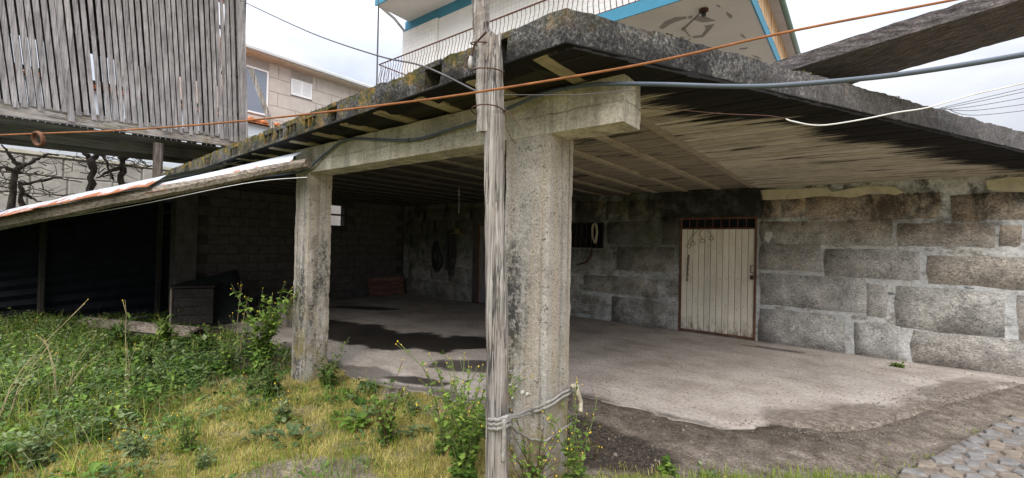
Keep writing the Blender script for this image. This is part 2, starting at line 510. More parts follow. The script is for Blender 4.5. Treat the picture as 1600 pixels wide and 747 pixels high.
def mat_mortar():
    k = NB('mortar', 0.9)
    n = k.noise(6, 8, 0.7)
    c = k.ramp(n, [(0.30, (0.40, 0.40, 0.39)), (0.5, (0.54, 0.54, 0.53)), (0.68, (0.66, 0.66, 0.65))])
    bl = k.ramp(k.noise(1.8, 5), [(0.42, 0.0), (0.62, 1.0)])
    c = k.mix(k.math('MULTIPLY', bl, 0.45), c, (0.42, 0.45, 0.49))
    c = k.mix(k.math('MULTIPLY', k.ramp(k.noise(4, 6, 0.7, k.vec((1, 1, 1.6))), [(0.53, 0.0), (0.62, 1.0)]), 0.8), c, (0.20, 0.175, 0.14))
    c = k.mix(1.0, c, k.ramp(k.noise(24, 6, 0.8), [(0.34, 0.75), (0.5, 1.0), (0.66, 1.12)]), 'MULTIPLY')
    blu = k.ramp(k.noise(2.7, 6, 0.7, k.vec((1, 1, 2.2))), [(0.64, 0.0), (0.68, 1.0)])
    c = k.mix(k.math('MULTIPLY', blu, 0.8), c, (0.075, 0.085, 0.11))
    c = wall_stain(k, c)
    M['mortar'] = k.done(c, h=k.math('ADD', k.noise(14, 7), k.noise(60, 4)), strength=0.8, dist=0.016)
def mat_floor():
    k = NB('floor_concrete', 0.85)
    c = k.ramp(k.noise(1.6, 9, 0.65), [(0.32, (0.36, 0.305, 0.265)), (0.5, (0.50, 0.44, 0.395)), (0.68, (0.61, 0.55, 0.50))])
    c = k.mix(1.0, c, k.ramp(k.noise(28, 5, 0.7), [(0.34, 0.6), (0.5, 1.0), (0.64, 1.14)]), 'MULTIPLY')
    sw = k.ramp(k.noise(1.0, 6, 0.7, k.vec((1.4, 5, 1))), [(0.5, 0.0), (0.66, 1.0)])
    c = k.mix(k.math('MULTIPLY', sw, 0.35), c, (0.22, 0.19, 0.16))
    bits = k.ramp(k.noise(21, 2, 0.5), [(0.70, 0.0), (0.735, 1.0)])
    c = k.mix(k.math('MULTIPLY', bits, 0.8), c, (0.06, 0.05, 0.04))
    w = k.attr('wet_dark')
    c = k.mix(k.math('MULTIPLY', w, 0.97), c, (0.013, 0.011, 0.010))
    d = k.attr('dirt')
    c = k.mix(d, c, k.ramp(k.noise(16, 6, 0.7), [(0.34, (0.11, 0.085, 0.066)), (0.5, (0.22, 0.18, 0.148)), (0.66, (0.38, 0.325, 0.27))]))
    r = k.math('SUBTRACT', 0.88, k.math('MULTIPLY', w, 0.42))
    M['floor'] = k.done(c, r, h=k.math('ADD', k.noise(20, 7), k.math('MULTIPLY', d, 0.0)), strength=0.5, dist=0.012)
def mat_ground():
    k = NB('yard_soil', 0.95)
    grit = k.noise(46, 5, 0.8)
    soil = k.ramp(k.noise(7, 8, 0.7), [(0.32, (0.13, 0.10, 0.078)), (0.5, (0.26, 0.215, 0.175)), (0.68, (0.42, 0.36, 0.30))])
    soil = k.mix(1.0, soil, k.ramp(grit, [(0.32, 0.35), (0.5, 1.0), (0.68, 1.75)]), 'MULTIPLY')
    mo = k.ramp(k.noise(11, 7, 0.75), [(0.34, (0.12, 0.11, 0.032)), (0.5, (0.28, 0.24, 0.08)), (0.66, (0.46, 0.38, 0.16))])
    c = k.mix(k.attr('moss'), soil, mo)
    gr = k.ramp(k.noise(15, 6, 0.7), [(0.3, (0.02, 0.028, 0.012)), (0.7, (0.07, 0.085, 0.03))])
    c = k.mix(k.attr('green'), c, gr)
    w = k.attr('wet_dark')
    c = k.mix(k.math('MULTIPLY', w, 0.9), c, k.ramp(k.noise(30, 5, 0.75), [(0.36, (0.015, 0.012, 0.009)), (0.5, (0.055, 0.043, 0.032)), (0.66, (0.13, 0.10, 0.078))]))
    M['ground'] = k.done(c, h=k.math('ADD', grit, k.noise(12, 6)), strength=1.0, dist=0.03)
def wood(name, c0, c1, c2, axis, fine=60, stretch=1.6, bump=0.8, crack=0.5, stain=None):
    k = NB(name, 0.88)
    sc = [fine, fine, fine]
    sc[axis] = stretch
    g = k.noise(1.0, 6, 0.7, k.vec(tuple(sc), jitter=True))
    sc2 = [fine * 0.45] * 3
    sc2[axis] = stretch * 0.45
    g2 = k.noise(1.0, 4, 0.6, k.vec(tuple(sc2), jitter=True))
    c = k.ramp(g, [(0.32, c0), (0.5, c1), (0.66, c2)])
    cr_ = k.ramp(k.math('ABSOLUTE', k.math('SUBTRACT', g2, 0.5)), [(0.004, 1.0), (0.020, 0.0)])
    cr_ = k.math('MULTIPLY', cr_, k.ramp(k.noise(3.0, 4, 0.6, k.vec(jitter=True)), [(0.40, 0.15), (0.55, 1.0)]))
    c = k.mix(k.math('MULTIPLY', cr_, crack), c, tuple(v * 0.12 for v in c0))
    c = k.mix(1.0, c, k.ramp(k.noise(2.2, 5, 0.6, k.vec(jitter=True)), [(0.3, 0.68), (0.7, 1.22)]), 'MULTIPLY')
    if stain:
        c = k.mix(k.math('MULTIPLY', k.ramp(k.noise(3.1, 6, 0.7, k.vec(jitter=True)), [(0.52, 0.0), (0.66, 1.0)]), 0.7), c, stain)
    M[name] = k.done(c, h=k.math('SUBTRACT', g, k.math('MULTIPLY', cr_, 0.9)), strength=bump, dist=0.012)
def mat_tin():
    k = NB('galvanised_tin', 0.45, 0.4)
    c = k.ramp(k.noise(5, 6, 0.6), [(0.3, (0.46, 0.50, 0.56)), (0.7, (0.68, 0.72, 0.78))])
    t = k.attr('tone')
    m = k.sstep(k.math('ADD', t, k.math('MULTIPLY', k.math('SUBTRACT', k.noise(4.5, 7, 0.75), 0.5), 2.6)), 0.42, 0.66)
    c = k.mix(m, c, k.ramp(k.noise(18, 5), [(0.3, (0.16, 0.05, 0.018)), (0.7, (0.42, 0.16, 0.06))]))
    k.b.inputs['Metallic'].default_value = 0.25
    M['tin'] = k.done(c, k.math('ADD', 0.4, k.math('MULTIPLY', m, 0.5)), h=k.noise(10, 4), strength=0.3)
def mat_door():
    k = NB('door_paint', 0.6)
    x, y, z = k.xyz()
    c = k.ramp(k.noise(3, 6, 0.6, k.vec((2, 2, 0.8), jitter=True)), [(0.3, (0.70, 0.64, 0.53)), (0.6, (0.82, 0.77, 0.67))])
    c = k.mix(1.0, c, k.ramp(k.rnd(), [(0.0, 0.88), (1.0, 1.06)]), 'MULTIPLY')
    low = k.math('MULTIPLY', k.sstep(k.math('ADD', z, k.math('MULTIPLY', k.noise(7, 6, 0.75), 0.5)), 0.62, 0.28), k.ramp(k.noise(1.0, 5, 0.7, k.vec((16, 16, 5))), [(0.38, 0.0), (0.6, 1.0)]))
    c = k.mix(k.math('MULTIPLY', low, 0.8), c, (0.10, 0.075, 0.05))
    run = k.ramp(k.noise(1.0, 5, 0.7, k.vec((30, 30, 1.0))), [(0.58, 0.0), (0.72, 1.0)])
    c = k.mix(k.math('MULTIPLY', run, 0.45), c, (0.42, 0.24, 0.10))
    M['door'] = k.done(c, h=k.noise(30, 4), strength=0.15)
def mat_foliage(name, c0, c1, c2, trans=0.25):
    k = NB(name, 0.62, 0.12)
    t = k.math('ADD', k.attr('tone'), k.math('MULTIPLY', k.math('SUBTRACT', k.noise(14, 3), 0.5), 0.5))
    c = k.ramp(t, [(0.1, c0), (0.5, c1), (0.9, c2)])
    k.set(k.b.inputs['Base Color'], c)
    tr = k.n('ShaderNodeBsdfTranslucent')
    k.set(tr.inputs[0], k.mix(1.0, c, (1.2, 1.25, 0.6), 'MULTIPLY'))
    mxs = k.n('ShaderNodeMixShader')
    mxs.inputs[0].default_value = trans
    out = k.nt.nodes['Material Output']
    k.nt.links.new(k.b.outputs[0], mxs.inputs[1])
    k.nt.links.new(tr.outputs[0], mxs.inputs[2])
    k.nt.links.new(mxs.outputs[0], out.inputs[0])
    M[name] = k.m
def mat_tile():
    k = NB('glazed_wall_tile', 0.35, 0.4)
    x, y, z = k.xyz()
    c2 = k.n('ShaderNodeCombineXYZ')
    k.set(c2.inputs[0], k.math('ADD', x, y)); k.set(c2.inputs[1], z)
    br = k.n('ShaderNodeTexBrick', offset=0.0)
    k.set(br.inputs['Vector'], c2.outputs[0])
    br.inputs['Color1'].default_value = (0.80, 0.79, 0.77, 1)
    br.inputs['Color2'].default_value = (0.75, 0.74, 0.73, 1)
    br.inputs['Mortar'].default_value = (0.58, 0.57, 0.55, 1)
    br.inputs['Scale'].default_value = 1.0
    br.inputs['Mortar Size'].default_value = 0.006
    br.inputs['Brick Width'].default_value = 0.15
    br.inputs['Row Height'].default_value = 0.15
    fl = k.ramp(k.noise(14, 2, 0.4), [(0.56, 0.0), (0.63, 1.0)])
    c = k.mix(k.math('MULTIPLY', fl, 0.35), br.outputs[0], (0.58, 0.60, 0.66))
    M['tile'] = k.done(c)
mat_column(); mat_beam(); mat_fascia(); mat_soffit(); mat_rib(); mat_infill(); mat_stone(); mat_mortar()
mat_floor(); mat_ground(); mat_tin(); mat_door(); mat_tile()
wood('post_wood', (0.11, 0.097, 0.087), (0.29, 0.265, 0.245), (0.48, 0.45, 0.425), 2, 46, 1.1, 1.0, 0.85, (0.25, 0.19, 0.15))
wood('slat_wood', (0.16, 0.145, 0.143), (0.28, 0.26, 0.258), (0.40, 0.375, 0.375), 2, 60, 1.5, 0.6, 0.5)
wood('sill_wood', (0.17, 0.145, 0.125), (0.33, 0.295, 0.27), (0.46, 0.42, 0.39), 1, 55, 1.2, 0.8, 0.7, (0.16, 0.13, 0.07))
wood('joist_wood', (0.03, 0.028, 0.02), (0.075, 0.07, 0.05), (0.12, 0.115, 0.08), 1, 40, 1.2, 0.6, 0.4, (0.06, 0.075, 0.03))
wood('rafter_wood', (0.14, 0.11, 0.085), (0.27, 0.225, 0.18), (0.38, 0.33, 0.28), 0, 45, 1.3, 0.8, 0.6)
wood('dark_wood', (0.016, 0.014, 0.012), (0.032, 0.029, 0.026), (0.058, 0.052, 0.047), 0, 40, 2.0, 0.5, 0.4)
wood('red_wood', (0.10, 0.05, 0.04), (0.20, 0.105, 0.085), (0.28, 0.16, 0.13), 1, 30, 2.0, 0.4, 0.4)
wood('vine_bark', (0.03, 0.024, 0.02), (0.075, 0.06, 0.048), (0.15, 0.125, 0.10), 2, 30, 3.0, 0.8, 0.4)
k = NB('plank_stone', 0.95)
c_ = k.ramp(k.noise(1.0, 6, 0.75, k.vec((5, 40, 40))), [(0.32, (0.03, 0.025, 0.026)), (0.5, (0.09, 0.078, 0.08)), (0.66, (0.19, 0.17, 0.172))])
M['rail_concrete'] = k.done(k.mix(1.0, c_, k.ramp(k.noise(60, 3, 0.8), [(0.35, 0.6), (0.62, 1.25)]), 'MULTIPLY'), h=k.noise(40, 6), strength=0.8, dist=0.012)
plain('rust', (0.13, 0.062, 0.038), 0.9, 0.5, 8)
plain('rust_cable', (0.27, 0.11, 0.045), 0.85, 0.35, 12)
plain('rust_dark', (0.085, 0.045, 0.032), 0.9, 0.4, 9)
plain('black_rubber', (0.02, 0.022, 0.027), 0.5, 0.2, 5)
plain('conduit', (0.085, 0.105, 0.135), 0.42, 0.2, 5)
plain('white_wire', (0.62, 0.61, 0.58), 0.5, 0.15, 5)
plain('grey_wire', (0.09, 0.085, 0.085), 0.6, 0.3, 6)
plain('rope', (0.33, 0.31, 0.285), 0.95, 0.3, 40, bump=0.9)
plain('rope_dark', (0.05, 0.04, 0.034), 0.95, 0.3, 40)
plain('rope_pale', (0.42, 0.37, 0.28), 0.95, 0.25, 40)
plain('render_white', (0.78, 0.78, 0.78), 0.85, 0.06, 1.2)
plain('soffit_white', (0.60, 0.585, 0.56), 0.9, 0.07, 1.2)
plain('blue_paint', (0.055, 0.235, 0.36), 0.6, 0.12, 2)
plain('peeled', (0.27, 0.255, 0.24), 0.95, 0.15, 6)
plain('tan_slat', (0.62, 0.42, 0.26), 0.7, 0.12, 4)
plain('grey_paint', (0.44, 0.42, 0.44), 0.7, 0.1, 2)
plain('green_gutter', (0.16, 0.24, 0.22), 0.4, 0.1, 2)
plain('gutter_grey', (0.55, 0.57, 0.58), 0.4, 0.08, 2)
plain('beige_stone', (0.50, 0.455, 0.41), 0.9, 0.10, 3)
plain('beige_joint', (0.36, 0.33, 0.30), 0.9, 0.12, 3)
plain('cream', (0.62, 0.58, 0.47), 0.9, 0.15, 4)
plain('plaster', (0.50, 0.46, 0.33), 0.92, 0.22, 7, bump=0.6)
plain('window_white', (0.78, 0.78, 0.79), 0.5, 0.05, 2)
plain('roof_tile', (0.55, 0.19, 0.085), 0.85, 0.3, 8)
plain('pale_blue_wall', (0.60, 0.64, 0.70), 0.9, 0.1, 2)
plain('annex_stone', (0.46, 0.43, 0.385), 0.92, 0.2, 5, bump=0.7)
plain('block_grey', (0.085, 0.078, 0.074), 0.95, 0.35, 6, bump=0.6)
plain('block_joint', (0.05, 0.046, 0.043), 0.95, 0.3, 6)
plain('black_sheet', (0.012, 0.014, 0.018), 0.9, 0.3, 4)
M['black_sheet'].node_tree.nodes['Principled BSDF'].inputs['Specular IOR Level'].default_value = 0.08
plain('tarp', (0.016, 0.020, 0.020), 0.7, 0.3, 5)
plain('straw', (0.24, 0.19, 0.10), 0.9, 0.3, 30)
plain('soil_bits', (0.20, 0.165, 0.135), 0.95, 0.45, 20)
plain('cobble_stone', (0.215, 0.205, 0.195), 0.95, 0.35, 14, bump=1.0)
plain('cobble_warm', (0.235, 0.195, 0.155), 0.95, 0.3, 14, bump=1.0)
plain('porcelain', (0.42, 0.40, 0.37), 0.3, 0.1, 5)
plain('yellow_flower', (0.75, 0.52, 0.03), 0.6, 0.1, 5)
plain('dry_stem', (0.30, 0.24, 0.13), 0.8, 0.3, 12)
plain('green_stem', (0.13, 0.15, 0.06), 0.7, 0.3, 12)
plain('lichen_white', (0.68, 0.67, 0.62), 0.9, 0.1, 30)
k = NB('window_glass', 0.08, 0.6)
M['glass'] = k.done((0.20, 0.24, 0.30))
mat_foliage('leaf_green', (0.035, 0.08, 0.016), (0.11, 0.19, 0.034), (0.25, 0.34, 0.07))
mat_foliage('leaf_dark', (0.022, 0.052, 0.013), (0.06, 0.115, 0.026), (0.14, 0.21, 0.05))
mat_foliage('leaf_bluish', (0.05, 0.085, 0.035), (0.13, 0.18, 0.075), (0.27, 0.32, 0.16))
mat_foliage('moss_blade', (0.20, 0.20, 0.045), (0.43, 0.37, 0.11), (0.64, 0.54, 0.24), 0.28)
mat_foliage('grass_blade', (0.10, 0.17, 0.03), (0.24, 0.33, 0.05), (0.44, 0.48, 0.11), 0.35)
mat_foliage('moss_clump', (0.05, 0.055, 0.015), (0.12, 0.11, 0.03), (0.30, 0.17, 0.035), 0.1)
# ------------------------------------------------------------------ ground, floor pad, cobbles
PAD = [(-13, 2.75), (-10.8, 2.9), (-5.25, 3.0), (-4.43, 2.88), (-3.63, 2.97), (-3.16, 3.06), (-2.8, 3.3), (-2.45, 3.95), (-2.1, 4.1),
       (-1.36, 4.06), (-0.94, 4.13), (-0.63, 4.28), (-0.2, 4.42), (0.1, 4.75), (0.4, 5.35), (0.9, 6.4), (1.55, 7.7), (2.0, 8.3), (3.0, 8.41)]
def pad_front(x): return pw(x, PAD) + 0.06 * fbm(x, 0.3, 2.2, 5) + 0.045 * fbm(x, 7.3, 6.5, 3)
def cob_edge(x, y):                    # > 0 on the cobbled lane
    return (x - 0.22) - 0.42 * (y - 4.0) + 0.08 * fbm(x, y, 2.0)
def gz(x, y):
    z = -0.045 + 0.02 * fbm(x, y, 1.3) + 0.010 * fbm(x, y, 6)
    z += 0.06 * smooth01(-4.5, -7.5, x) * smooth01(3.2, 1.6, y)
    dp = pad_front(x) - y
    if -.45 <= dp < .5 and -13 < x < 3: z = lerp(-.006 - .012 * smooth01(-.9, -.4, x), z, smooth01(0.0, 0.5, dp))
    if y > pad_front(x) + 0.05 + .40 * smooth01(-.9, -.4, x) and -13 < x < 3 and y < 8.45: z = min(z, -0.05) - 0.03
    return z
def axis_pts(lo, hi, step, far):
    a = [lo + i * step for i in range(int((hi - lo) / step) + 1)]
    g, p = step, a[-1]
    up = []
    while p < far:
        g *= 1.5; p += g; up.append(p)
    g, p, dn = step, a[0], []
    while p > -far:
        g *= 1.5; p -= g; dn.append(p)
    return dn[::-1] + a + up
def blob(x, y, cx, cy, rx, ry, ang=0.0, rag=0.35, s=1.7):
    dx, dy = x - cx, y - cy
    c, sn = math.cos(ang), math.sin(ang)
    u, v = (dx * c + dy * sn) / rx, (-dx * sn + dy * c) / ry
    return smooth01(1.06, 0.93, math.sqrt(u * u + v * v) + rag * fbm(x, y, s, 5) + .14 * fbm(x + 3, y, 6.5, 4))
def ground():
    xs, ys = axis_pts(-13.2, 3.8, 0.075, 700), axis_pts(-0.6, 8.4, 0.075, 700)
    me = bpy.data.meshes.new('ground')
    v = [(x, y, gz(x, y) if (-16 < x < 6 and -3 < y < 11) else -0.06) for y in ys for x in xs]
    nx = len(xs)
    f = [(j * nx + i, j * nx + i + 1, (j + 1) * nx + i + 1, (j + 1) * nx + i) for j in range(len(ys) - 1) for i in range(nx - 1)]
    me.from_pydata(v, [], f)
    wet_dark, moss, green = [], [], []
    for (x, y, z) in v:
        n = fbm(x, y, 1.1, 5)
        n2 = fbm(x + 9, y, 3.0, 5)
        # the dug strip along the concrete edge stays damp
        d = pad_front(x) - y
        w = smooth01(0.42, 0.08, abs(d - 0.12) + 0.25 * n2) * smooth01(-2.6, -2.2, x) * 0.75 * smooth01(-.3, -.8, x)
        w = max(w * .78, blob(x, y, -1.72, 3.3, 0.62, 0.42, 0.0, 0.4) * 1.0)
        w = max(w, smooth01(-5.4, -6.6, x + 0.5 * n) * smooth01(1.45, 2.3, y + 0.3 * n + smooth01(-7.5, -10.5, x) * 1.0) * 0.97)  # lean-to shade put into the soil colour here, beside the real damp
        w = max(w, blob(x, y, -0.35, 4.45, 0.55, 0.22, 0.5, 0.5) * 0.7)
        w = max(w, blob(x, y, 0.1, 5.2, 0.32, 0.8, -0.5, 0.6) * 0.75)
        w *= 1 - .75 * smooth01(-.6, .2, x)
        m = smooth01(3.25, 2.75, y + 0.35 * n2 + 0.15 * n) * smooth01(-6.4, -4.9, x + 1.2 * (1.4 - y) * 0.6 + 0.5 * n)
        bare = blob(x, y, -2.85, 1.5, 0.5, 0.28, 0.4, 0.5) * 0.85
        bare = max(bare, smooth01(0.2, 0.5, n2) * 0.4)
        m = m * (1 - bare)
        if x > -1.6:
            m = smooth01(0.1, 0.42, (2.95 + 0.62 * (x + 1.1)) - y + 0.25 * n2 + 0.3)
        g = smooth01(-4.6, -5.8, x + 0.5 * n + 0.5 * (y - 1.5)) * smooth01(2.7, 2.2, y + 0.3 * n)
        wet_dark.append(w); moss.append(max(0, m * (1 - w * 0.6))); green.append(g)
    for nm, a in (('wet_dark', wet_dark), ('moss', moss), ('green', green)):
        me.attributes.new(nm, 'FLOAT', 'POINT').data.foreach_set('value', a)
    me.polygons.foreach_set('use_smooth', [True] * len(me.polygons))
    me.materials.append(M['ground'])
    kind(link('ground', me), 'structure')
ground()
DAMP = [(-.42, 4.62, .42, .34, .5), (-.1, 4.95, .5, .26, .9), (.2, 5.5, .34, .3, .9), (.95, 7.1, .85, .36, 1.05), (1.5, 7.9, .35, .14, .8)]
def pad():
    xs = [-10.72 + i * 0.06 for i in range(int((2.95 + 10.72) / 0.06) + 1)]
    N = 70
    me = bpy.data.meshes.new('concrete_floor')
    v, wet_dark, dirt = [], [], []
    for x in xs:
        y0 = pad_front(x)
        v.append((x, y0 - 0.01, -0.10)); wet_dark.append(0.3); dirt.append(0.8)
        v.append((x, y0, -0.016 - .05 * smooth01(-1.1, -.4, x))); wet_dark.append(0.3); dirt.append(0.8)
        for j in range(N):
            t = (j / (N - 1)) ** 1.25
            y = lerp(y0 + 0.02, 8.46, t)
            v.append((x, y, 0.006 * fbm(x, y, 0.9) - .06 * smooth01(-1.1, -.4, x) * smooth01(.5, 0.0, y - y0)))
            n = fbm(x, y, 1.5, 5)
            w = blob(x, y, -5.5, 4.55, 1.7, 0.62, 0.55, 0.38) * 0.97          # the long wet patch
            w = max(w, blob(x, y, -6.9, 4.35, 1.6, 0.5, 0.1, 0.4) * 0.95)
            w = max(w, blob(x, y, -8.9, 5.9, 0.95, 0.25, 0.5, 0.3) * 0.9)
            w = max(w, blob(x, y, -3.75, 4.15, 0.62, 0.28, 0.5, 0.35) * 0.8)
            w = max(w, blob(x, y, -3.9, 3.22, 0.40, 0.13, 0.35, 0.3) * 0.9)
            w = max(w, blob(x, y, -4.6, 3.05, 0.55, 0.2, 0.2, 0.3) * 0.6)
            w = max(w, smooth01(0.22, 0.02, (y - y0) + 0.22 * n) * (0.75 if x < -0.5 else 0.1))
            w = max(w, blob(x, y, -1.0, 7.95, 0.42, 0.07, 0.1, 0.3) * 0.7)
            dd = 0.0
            for (bx, by, ra_, rb_, an_) in DAMP:
                dd = max(dd, smooth01(1.25, .75, math.hypot(((x - bx) * math.cos(an_) + (y - by) * math.sin(an_)) / ra_, (-(x - bx) * math.sin(an_) + (y - by) * math.cos(an_)) / rb_) + .55 * n + .25 * fbm(x, y, 6, 4)) * .80)
            w = max(w, dd * .62); dd *= .9
            dd = max(dd, smooth01(.85, .22, (y - y0) + .9 * n * smooth01(0, .3, y - y0)) * smooth01(-.9, -.3, x))
            dd = max(dd, smooth01(8.25, 8.45, y + 0.1 * n) * 0.5)
            wet_dark.append(w)
            dirt.append(dd)
    C = N + 2
    f = [(i * C + j, (i + 1) * C + j, (i + 1) * C + j + 1, i * C + j + 1) for i in range(len(xs) - 1) for j in range(C - 1)]
    me.from_pydata(v, [], f)
    for nm, a in (('wet_dark', wet_dark), ('dirt', dirt)):
        me.attributes.new(nm, 'FLOAT', 'POINT').data.foreach_set('value', a)
    me.polygons.foreach_set('use_smooth', [True] * len(me.polygons))
    me.materials.append(M['floor'])
    kind(link('concrete_floor', me), 'structure')
pad()
def cobbles():
    lane = MB()
    poly = [(-0.1, 3.3), (0.2, 4.0), (0.72, 5.3), (1.6, 7.3), (2.3, 8.3), (5.0, 8.3), (5.0, 2.6), (0.6, 2.6)]
    lane.add([(x, y, -0.012) for x, y in poly] + [(x, y, -0.12) for x, y in poly],
             [tuple(range(8))] + [(i, i + 8, (i + 1) % 8 + 8, (i + 1) % 8) for i in range(8)])
    root = kind(lane.build('cobbled_lane', M['soil_bits']), 'structure')
    protos = []
    for q in range(7):
        r = random.Random(q)
        n = r.choice((5, 6, 6, 7))
        st = r.uniform(0, 6)
        out = []
        for i in range(n):
            a = st + 2 * math.pi * i / n + r.uniform(-0.25, 0.25)
            out.append((math.cos(a) * r.uniform(0.85, 1.1), math.sin(a) * r.uniform(0.85, 1.1)))
        b = MB()
        tilt = (r.uniform(-.012, .012), r.uniform(-.012, .012))
        vv = [(x, y, -0.05) for x, y in out] + [(x * .97, y * .97, 0.004 + x * tilt[0] + y * tilt[1]) for x, y in out] + [(x * .78, y * .78, 0.022 + x * tilt[0] + y * tilt[1]) for x, y in out] + [(0, 0, 0.026)]
        ff = []
        for i in range(n):
            j = (i + 1) % n
            ff += [(i, j, n + j, n + i), (n + i, n + j, 2 * n + j, 2 * n + i), (2 * n + i, 2 * n + j, 3 * n)]
        b.add(vv, ff)
        protos.append([b.mesh('cobble', m) for m in (M['cobble_stone'], M['cobble_stone'], M['cobble_warm'])])
    d = Vector((0.40, 0.92, 0)).normalized()
    s = Vector((d.y, -d.x, 0))
    cnt = 0
    for row in range(16):
        t = -0.9
        while t < 3.4 and cnt < 300:
            L = rng.uniform(0.055, 0.115)
            p = Vector((0.30, 4.05, 0)) + s * (row * 0.118 - 0.05 + rng.uniform(-.02, .02)) + d * (t + L)
            t += 2 * L * 0.98 + 0.012
            if cob_edge(p.x, p.y) < -0.06: continue
            o = link('cobble', rng.choice(rng.choice(protos)), root, (p.x, p.y, -0.012 + rng.uniform(-.006, .006)))
            o.rotation_euler = (0, 0, math.atan2(d.y, d.x) + rng.uniform(-.2, .2))
            o.scale = (L * 1.02, 0.064 * rng.uniform(0.75, 1.15), rng.uniform(.5, .9))
            cnt += 1
cobbles()

# ------------------------------------------------------------------ rear wall of big granite blocks
WY = 8.43
DOOR = (-2.62, -1.345, 0.0, 2.10)
WIN = (-5.30, -4.18, 1.50, 2.04)
DOOR2 = (-7.72, -6.85, 0.0, 2.02)
def in_open(x0, x1, z0, z1, pad_=0.0):
    return any(x1 > o[0] - pad_ and x0 < o[1] + pad_ and z1 > o[2] - pad_ and z0 < o[3] + pad_ for o in (DOOR, WIN, DOOR2))
wall = thing('stone_wall', 'rear wall of large granite blocks in pale mortar under the concrete roof', 'wall', (0, WY, 0))
def rear_wall():
    b = MB()
    cuts = sorted({-10.95, 6.0, *[o[i] for o in (DOOR, WIN, DOOR2) for i in (0, 1)]})
    xs = []
    for a, c in zip(cuts, cuts[1:]):
        n = max(1, round((c - a) / 0.09))
        xs += [a + (c - a) * i / n for i in range(n)]
    xs.append(cuts[-1])
    zc = sorted({-0.12, 2.60, *[o[i] for o in (DOOR, WIN, DOOR2) for i in (2, 3)]})
    zs = []
    for a, c in zip(zc, zc[1:]):
        n = max(1, round((c - a) / 0.09))
        zs += [a + (c - a) * i / n for i in range(n)]
    zs.append(zc[-1])
    nx = len(xs)
    v = [(x, WY + 0.010 * nz((x, 1, z), 3) + 0.008 * nz((x, 5, z), 9), z) for z in zs for x in xs]
    f = []
    for j in range(len(zs) - 1):
        for i in range(nx - 1):
            cx, cz = (xs[i] + xs[i + 1]) / 2, (zs[j] + zs[j + 1]) / 2
            if in_open(cx, cx, cz, cz): continue
            f.append((j * nx + i, j * nx + i + 1, (j + 1) * nx + i + 1, (j + 1) * nx + i))
    b.add(v, f)
    b.build('mortar', M['mortar'], wall, smooth=True)
    c = MB()                                            # the thickness of the wall round its openings
    spans = [(-10.95, DOOR2[0], None), (DOOR2[0], DOOR2[1], DOOR2), (DOOR2[1], WIN[0], None), (WIN[0], WIN[1], WIN), (WIN[1], DOOR[0], None), (DOOR[0], DOOR[1], DOOR), (DOOR[1], 6.0, None)]
    for x0, x1, o in spans:
        if o is None: c.box(x0, x1, WY + 0.03, WY + 0.42, -0.12, 2.66)
        else:
            c.box(x0, x1, WY + 0.03, WY + 0.42, o[3], 2.66)
            if o[2] > 0: c.box(x0, x1, WY + 0.03, WY + 0.42, -0.12, o[2])
            c.box(x0 + 0.01, x1 - 0.01, WY + 0.40, WY + 0.43, o[2], o[3])
    c.build('core', M['mortar'], wall)
rear_wall()
def stone_mesh(x0, x1, z0, z1, seed, proud=0.012):
    x0, x1, z0, z1 = x0 - .04, x1 + .04, z0 - .03, z1 + .03
    r = random.Random(seed)
    hx_, hz_ = (x1 - x0) / 2, (z1 - z0) / 2
    e_ = min(.06, .012 / hx_); f_ = min(.12, .012 / hz_)
    U = [-1, -1 + e_, -.5, -.1, .4, 1 - e_, 1]
    V = [-1, -1 + f_, .05, 1 - f_, 1]
    cx, cz, hx, hz = (x0 + x1) / 2, (z0 + z1) / 2, (x1 - x0) / 2, (z1 - z0) / 2
    b = MB()
    vv, tt = [], []
    for w in V:
        for u in U:
            m = max(abs(u), abs(w))
            tt.append(1.0 if m == 1 else .62 if (abs(u) > .8 or abs(w) > .75) else 0.0)
            k = 1.0
            if abs(u) > .85 and abs(w) > .8: k = r.uniform(0.98, 1.0)
            jx, jz = r.uniform(-1, 1) * min(0.018, hx * .1), r.uniform(-1, 1) * min(0.014, hz * .1)
            y = WY + (0.020 if m == 1 else -proud * r.uniform(0.3, 1.3))
            vv.append((cx + u * hx * k + jx, y, cz + w * hz * k + jz))
    n = len(U)
    ff = [(j * n + i, j * n + i + 1, (j + 1) * n + i + 1, (j + 1) * n + i) for j in range(len(V) - 1) for i in range(n - 1)]
    b.add(vv, ff, tt)
    me = b.mesh('stone', M['stone'], (cx, WY, cz), smooth=True)
    link('stone', me, wall, (cx, WY, cz))
def zoomed(ox, oy, s, rects):
    for i, (xl, xr, yt, yb) in enumerate(rects):
        ym = (yt + yb) / 2
        a, c = on(ox + xl / s, oy + ym / s, 1, WY), on(ox + xr / s, oy + ym / s, 1, WY)
        xm = (xl + xr) / 2
        t, bt = on(ox + xm / s, oy + yt / s, 1, WY), on(ox + xm / s, oy + yb / s, 1, WY)
        stone_mesh(a.x, c.x, max(0.02, bt.z), min(2.52, t.z), i * 13 + int(ox))
zoomed(1180, 270, 2.333, [(30, 85, 104, 160), (105, 175, 98, 160), (190, 660, 84, 165), (725, 1060, 80, 168),
    (25, 490, 180, 258), (525, 860, 188, 265), (905, 955, 196, 262),
    (25, 235, 265, 352), (262, 590, 285, 378), (640, 1060, 310, 412),
    (25, 400, 380, 490), (415, 470, 412, 520), (520, 895, 428, 576), (970, 1200, 455, 620),
    (20, 320, 512, 632), (370, 515, 556, 672), (580, 1010, 602, 722)])
zoomed(880, 300, 2.872, [(450, 522, 112, 232), (205, 440, 138, 234), (245, 490, 252, 352), (25, 178, 262, 350), (95, 420, 385, 455),
    (-60, 58, 380, 452), (-40, 170, 460, 540), (225, 490, 488, 600), (300, 440, 40, 118), (200, 285, 45, 120), (60, 180, 45, 130)])
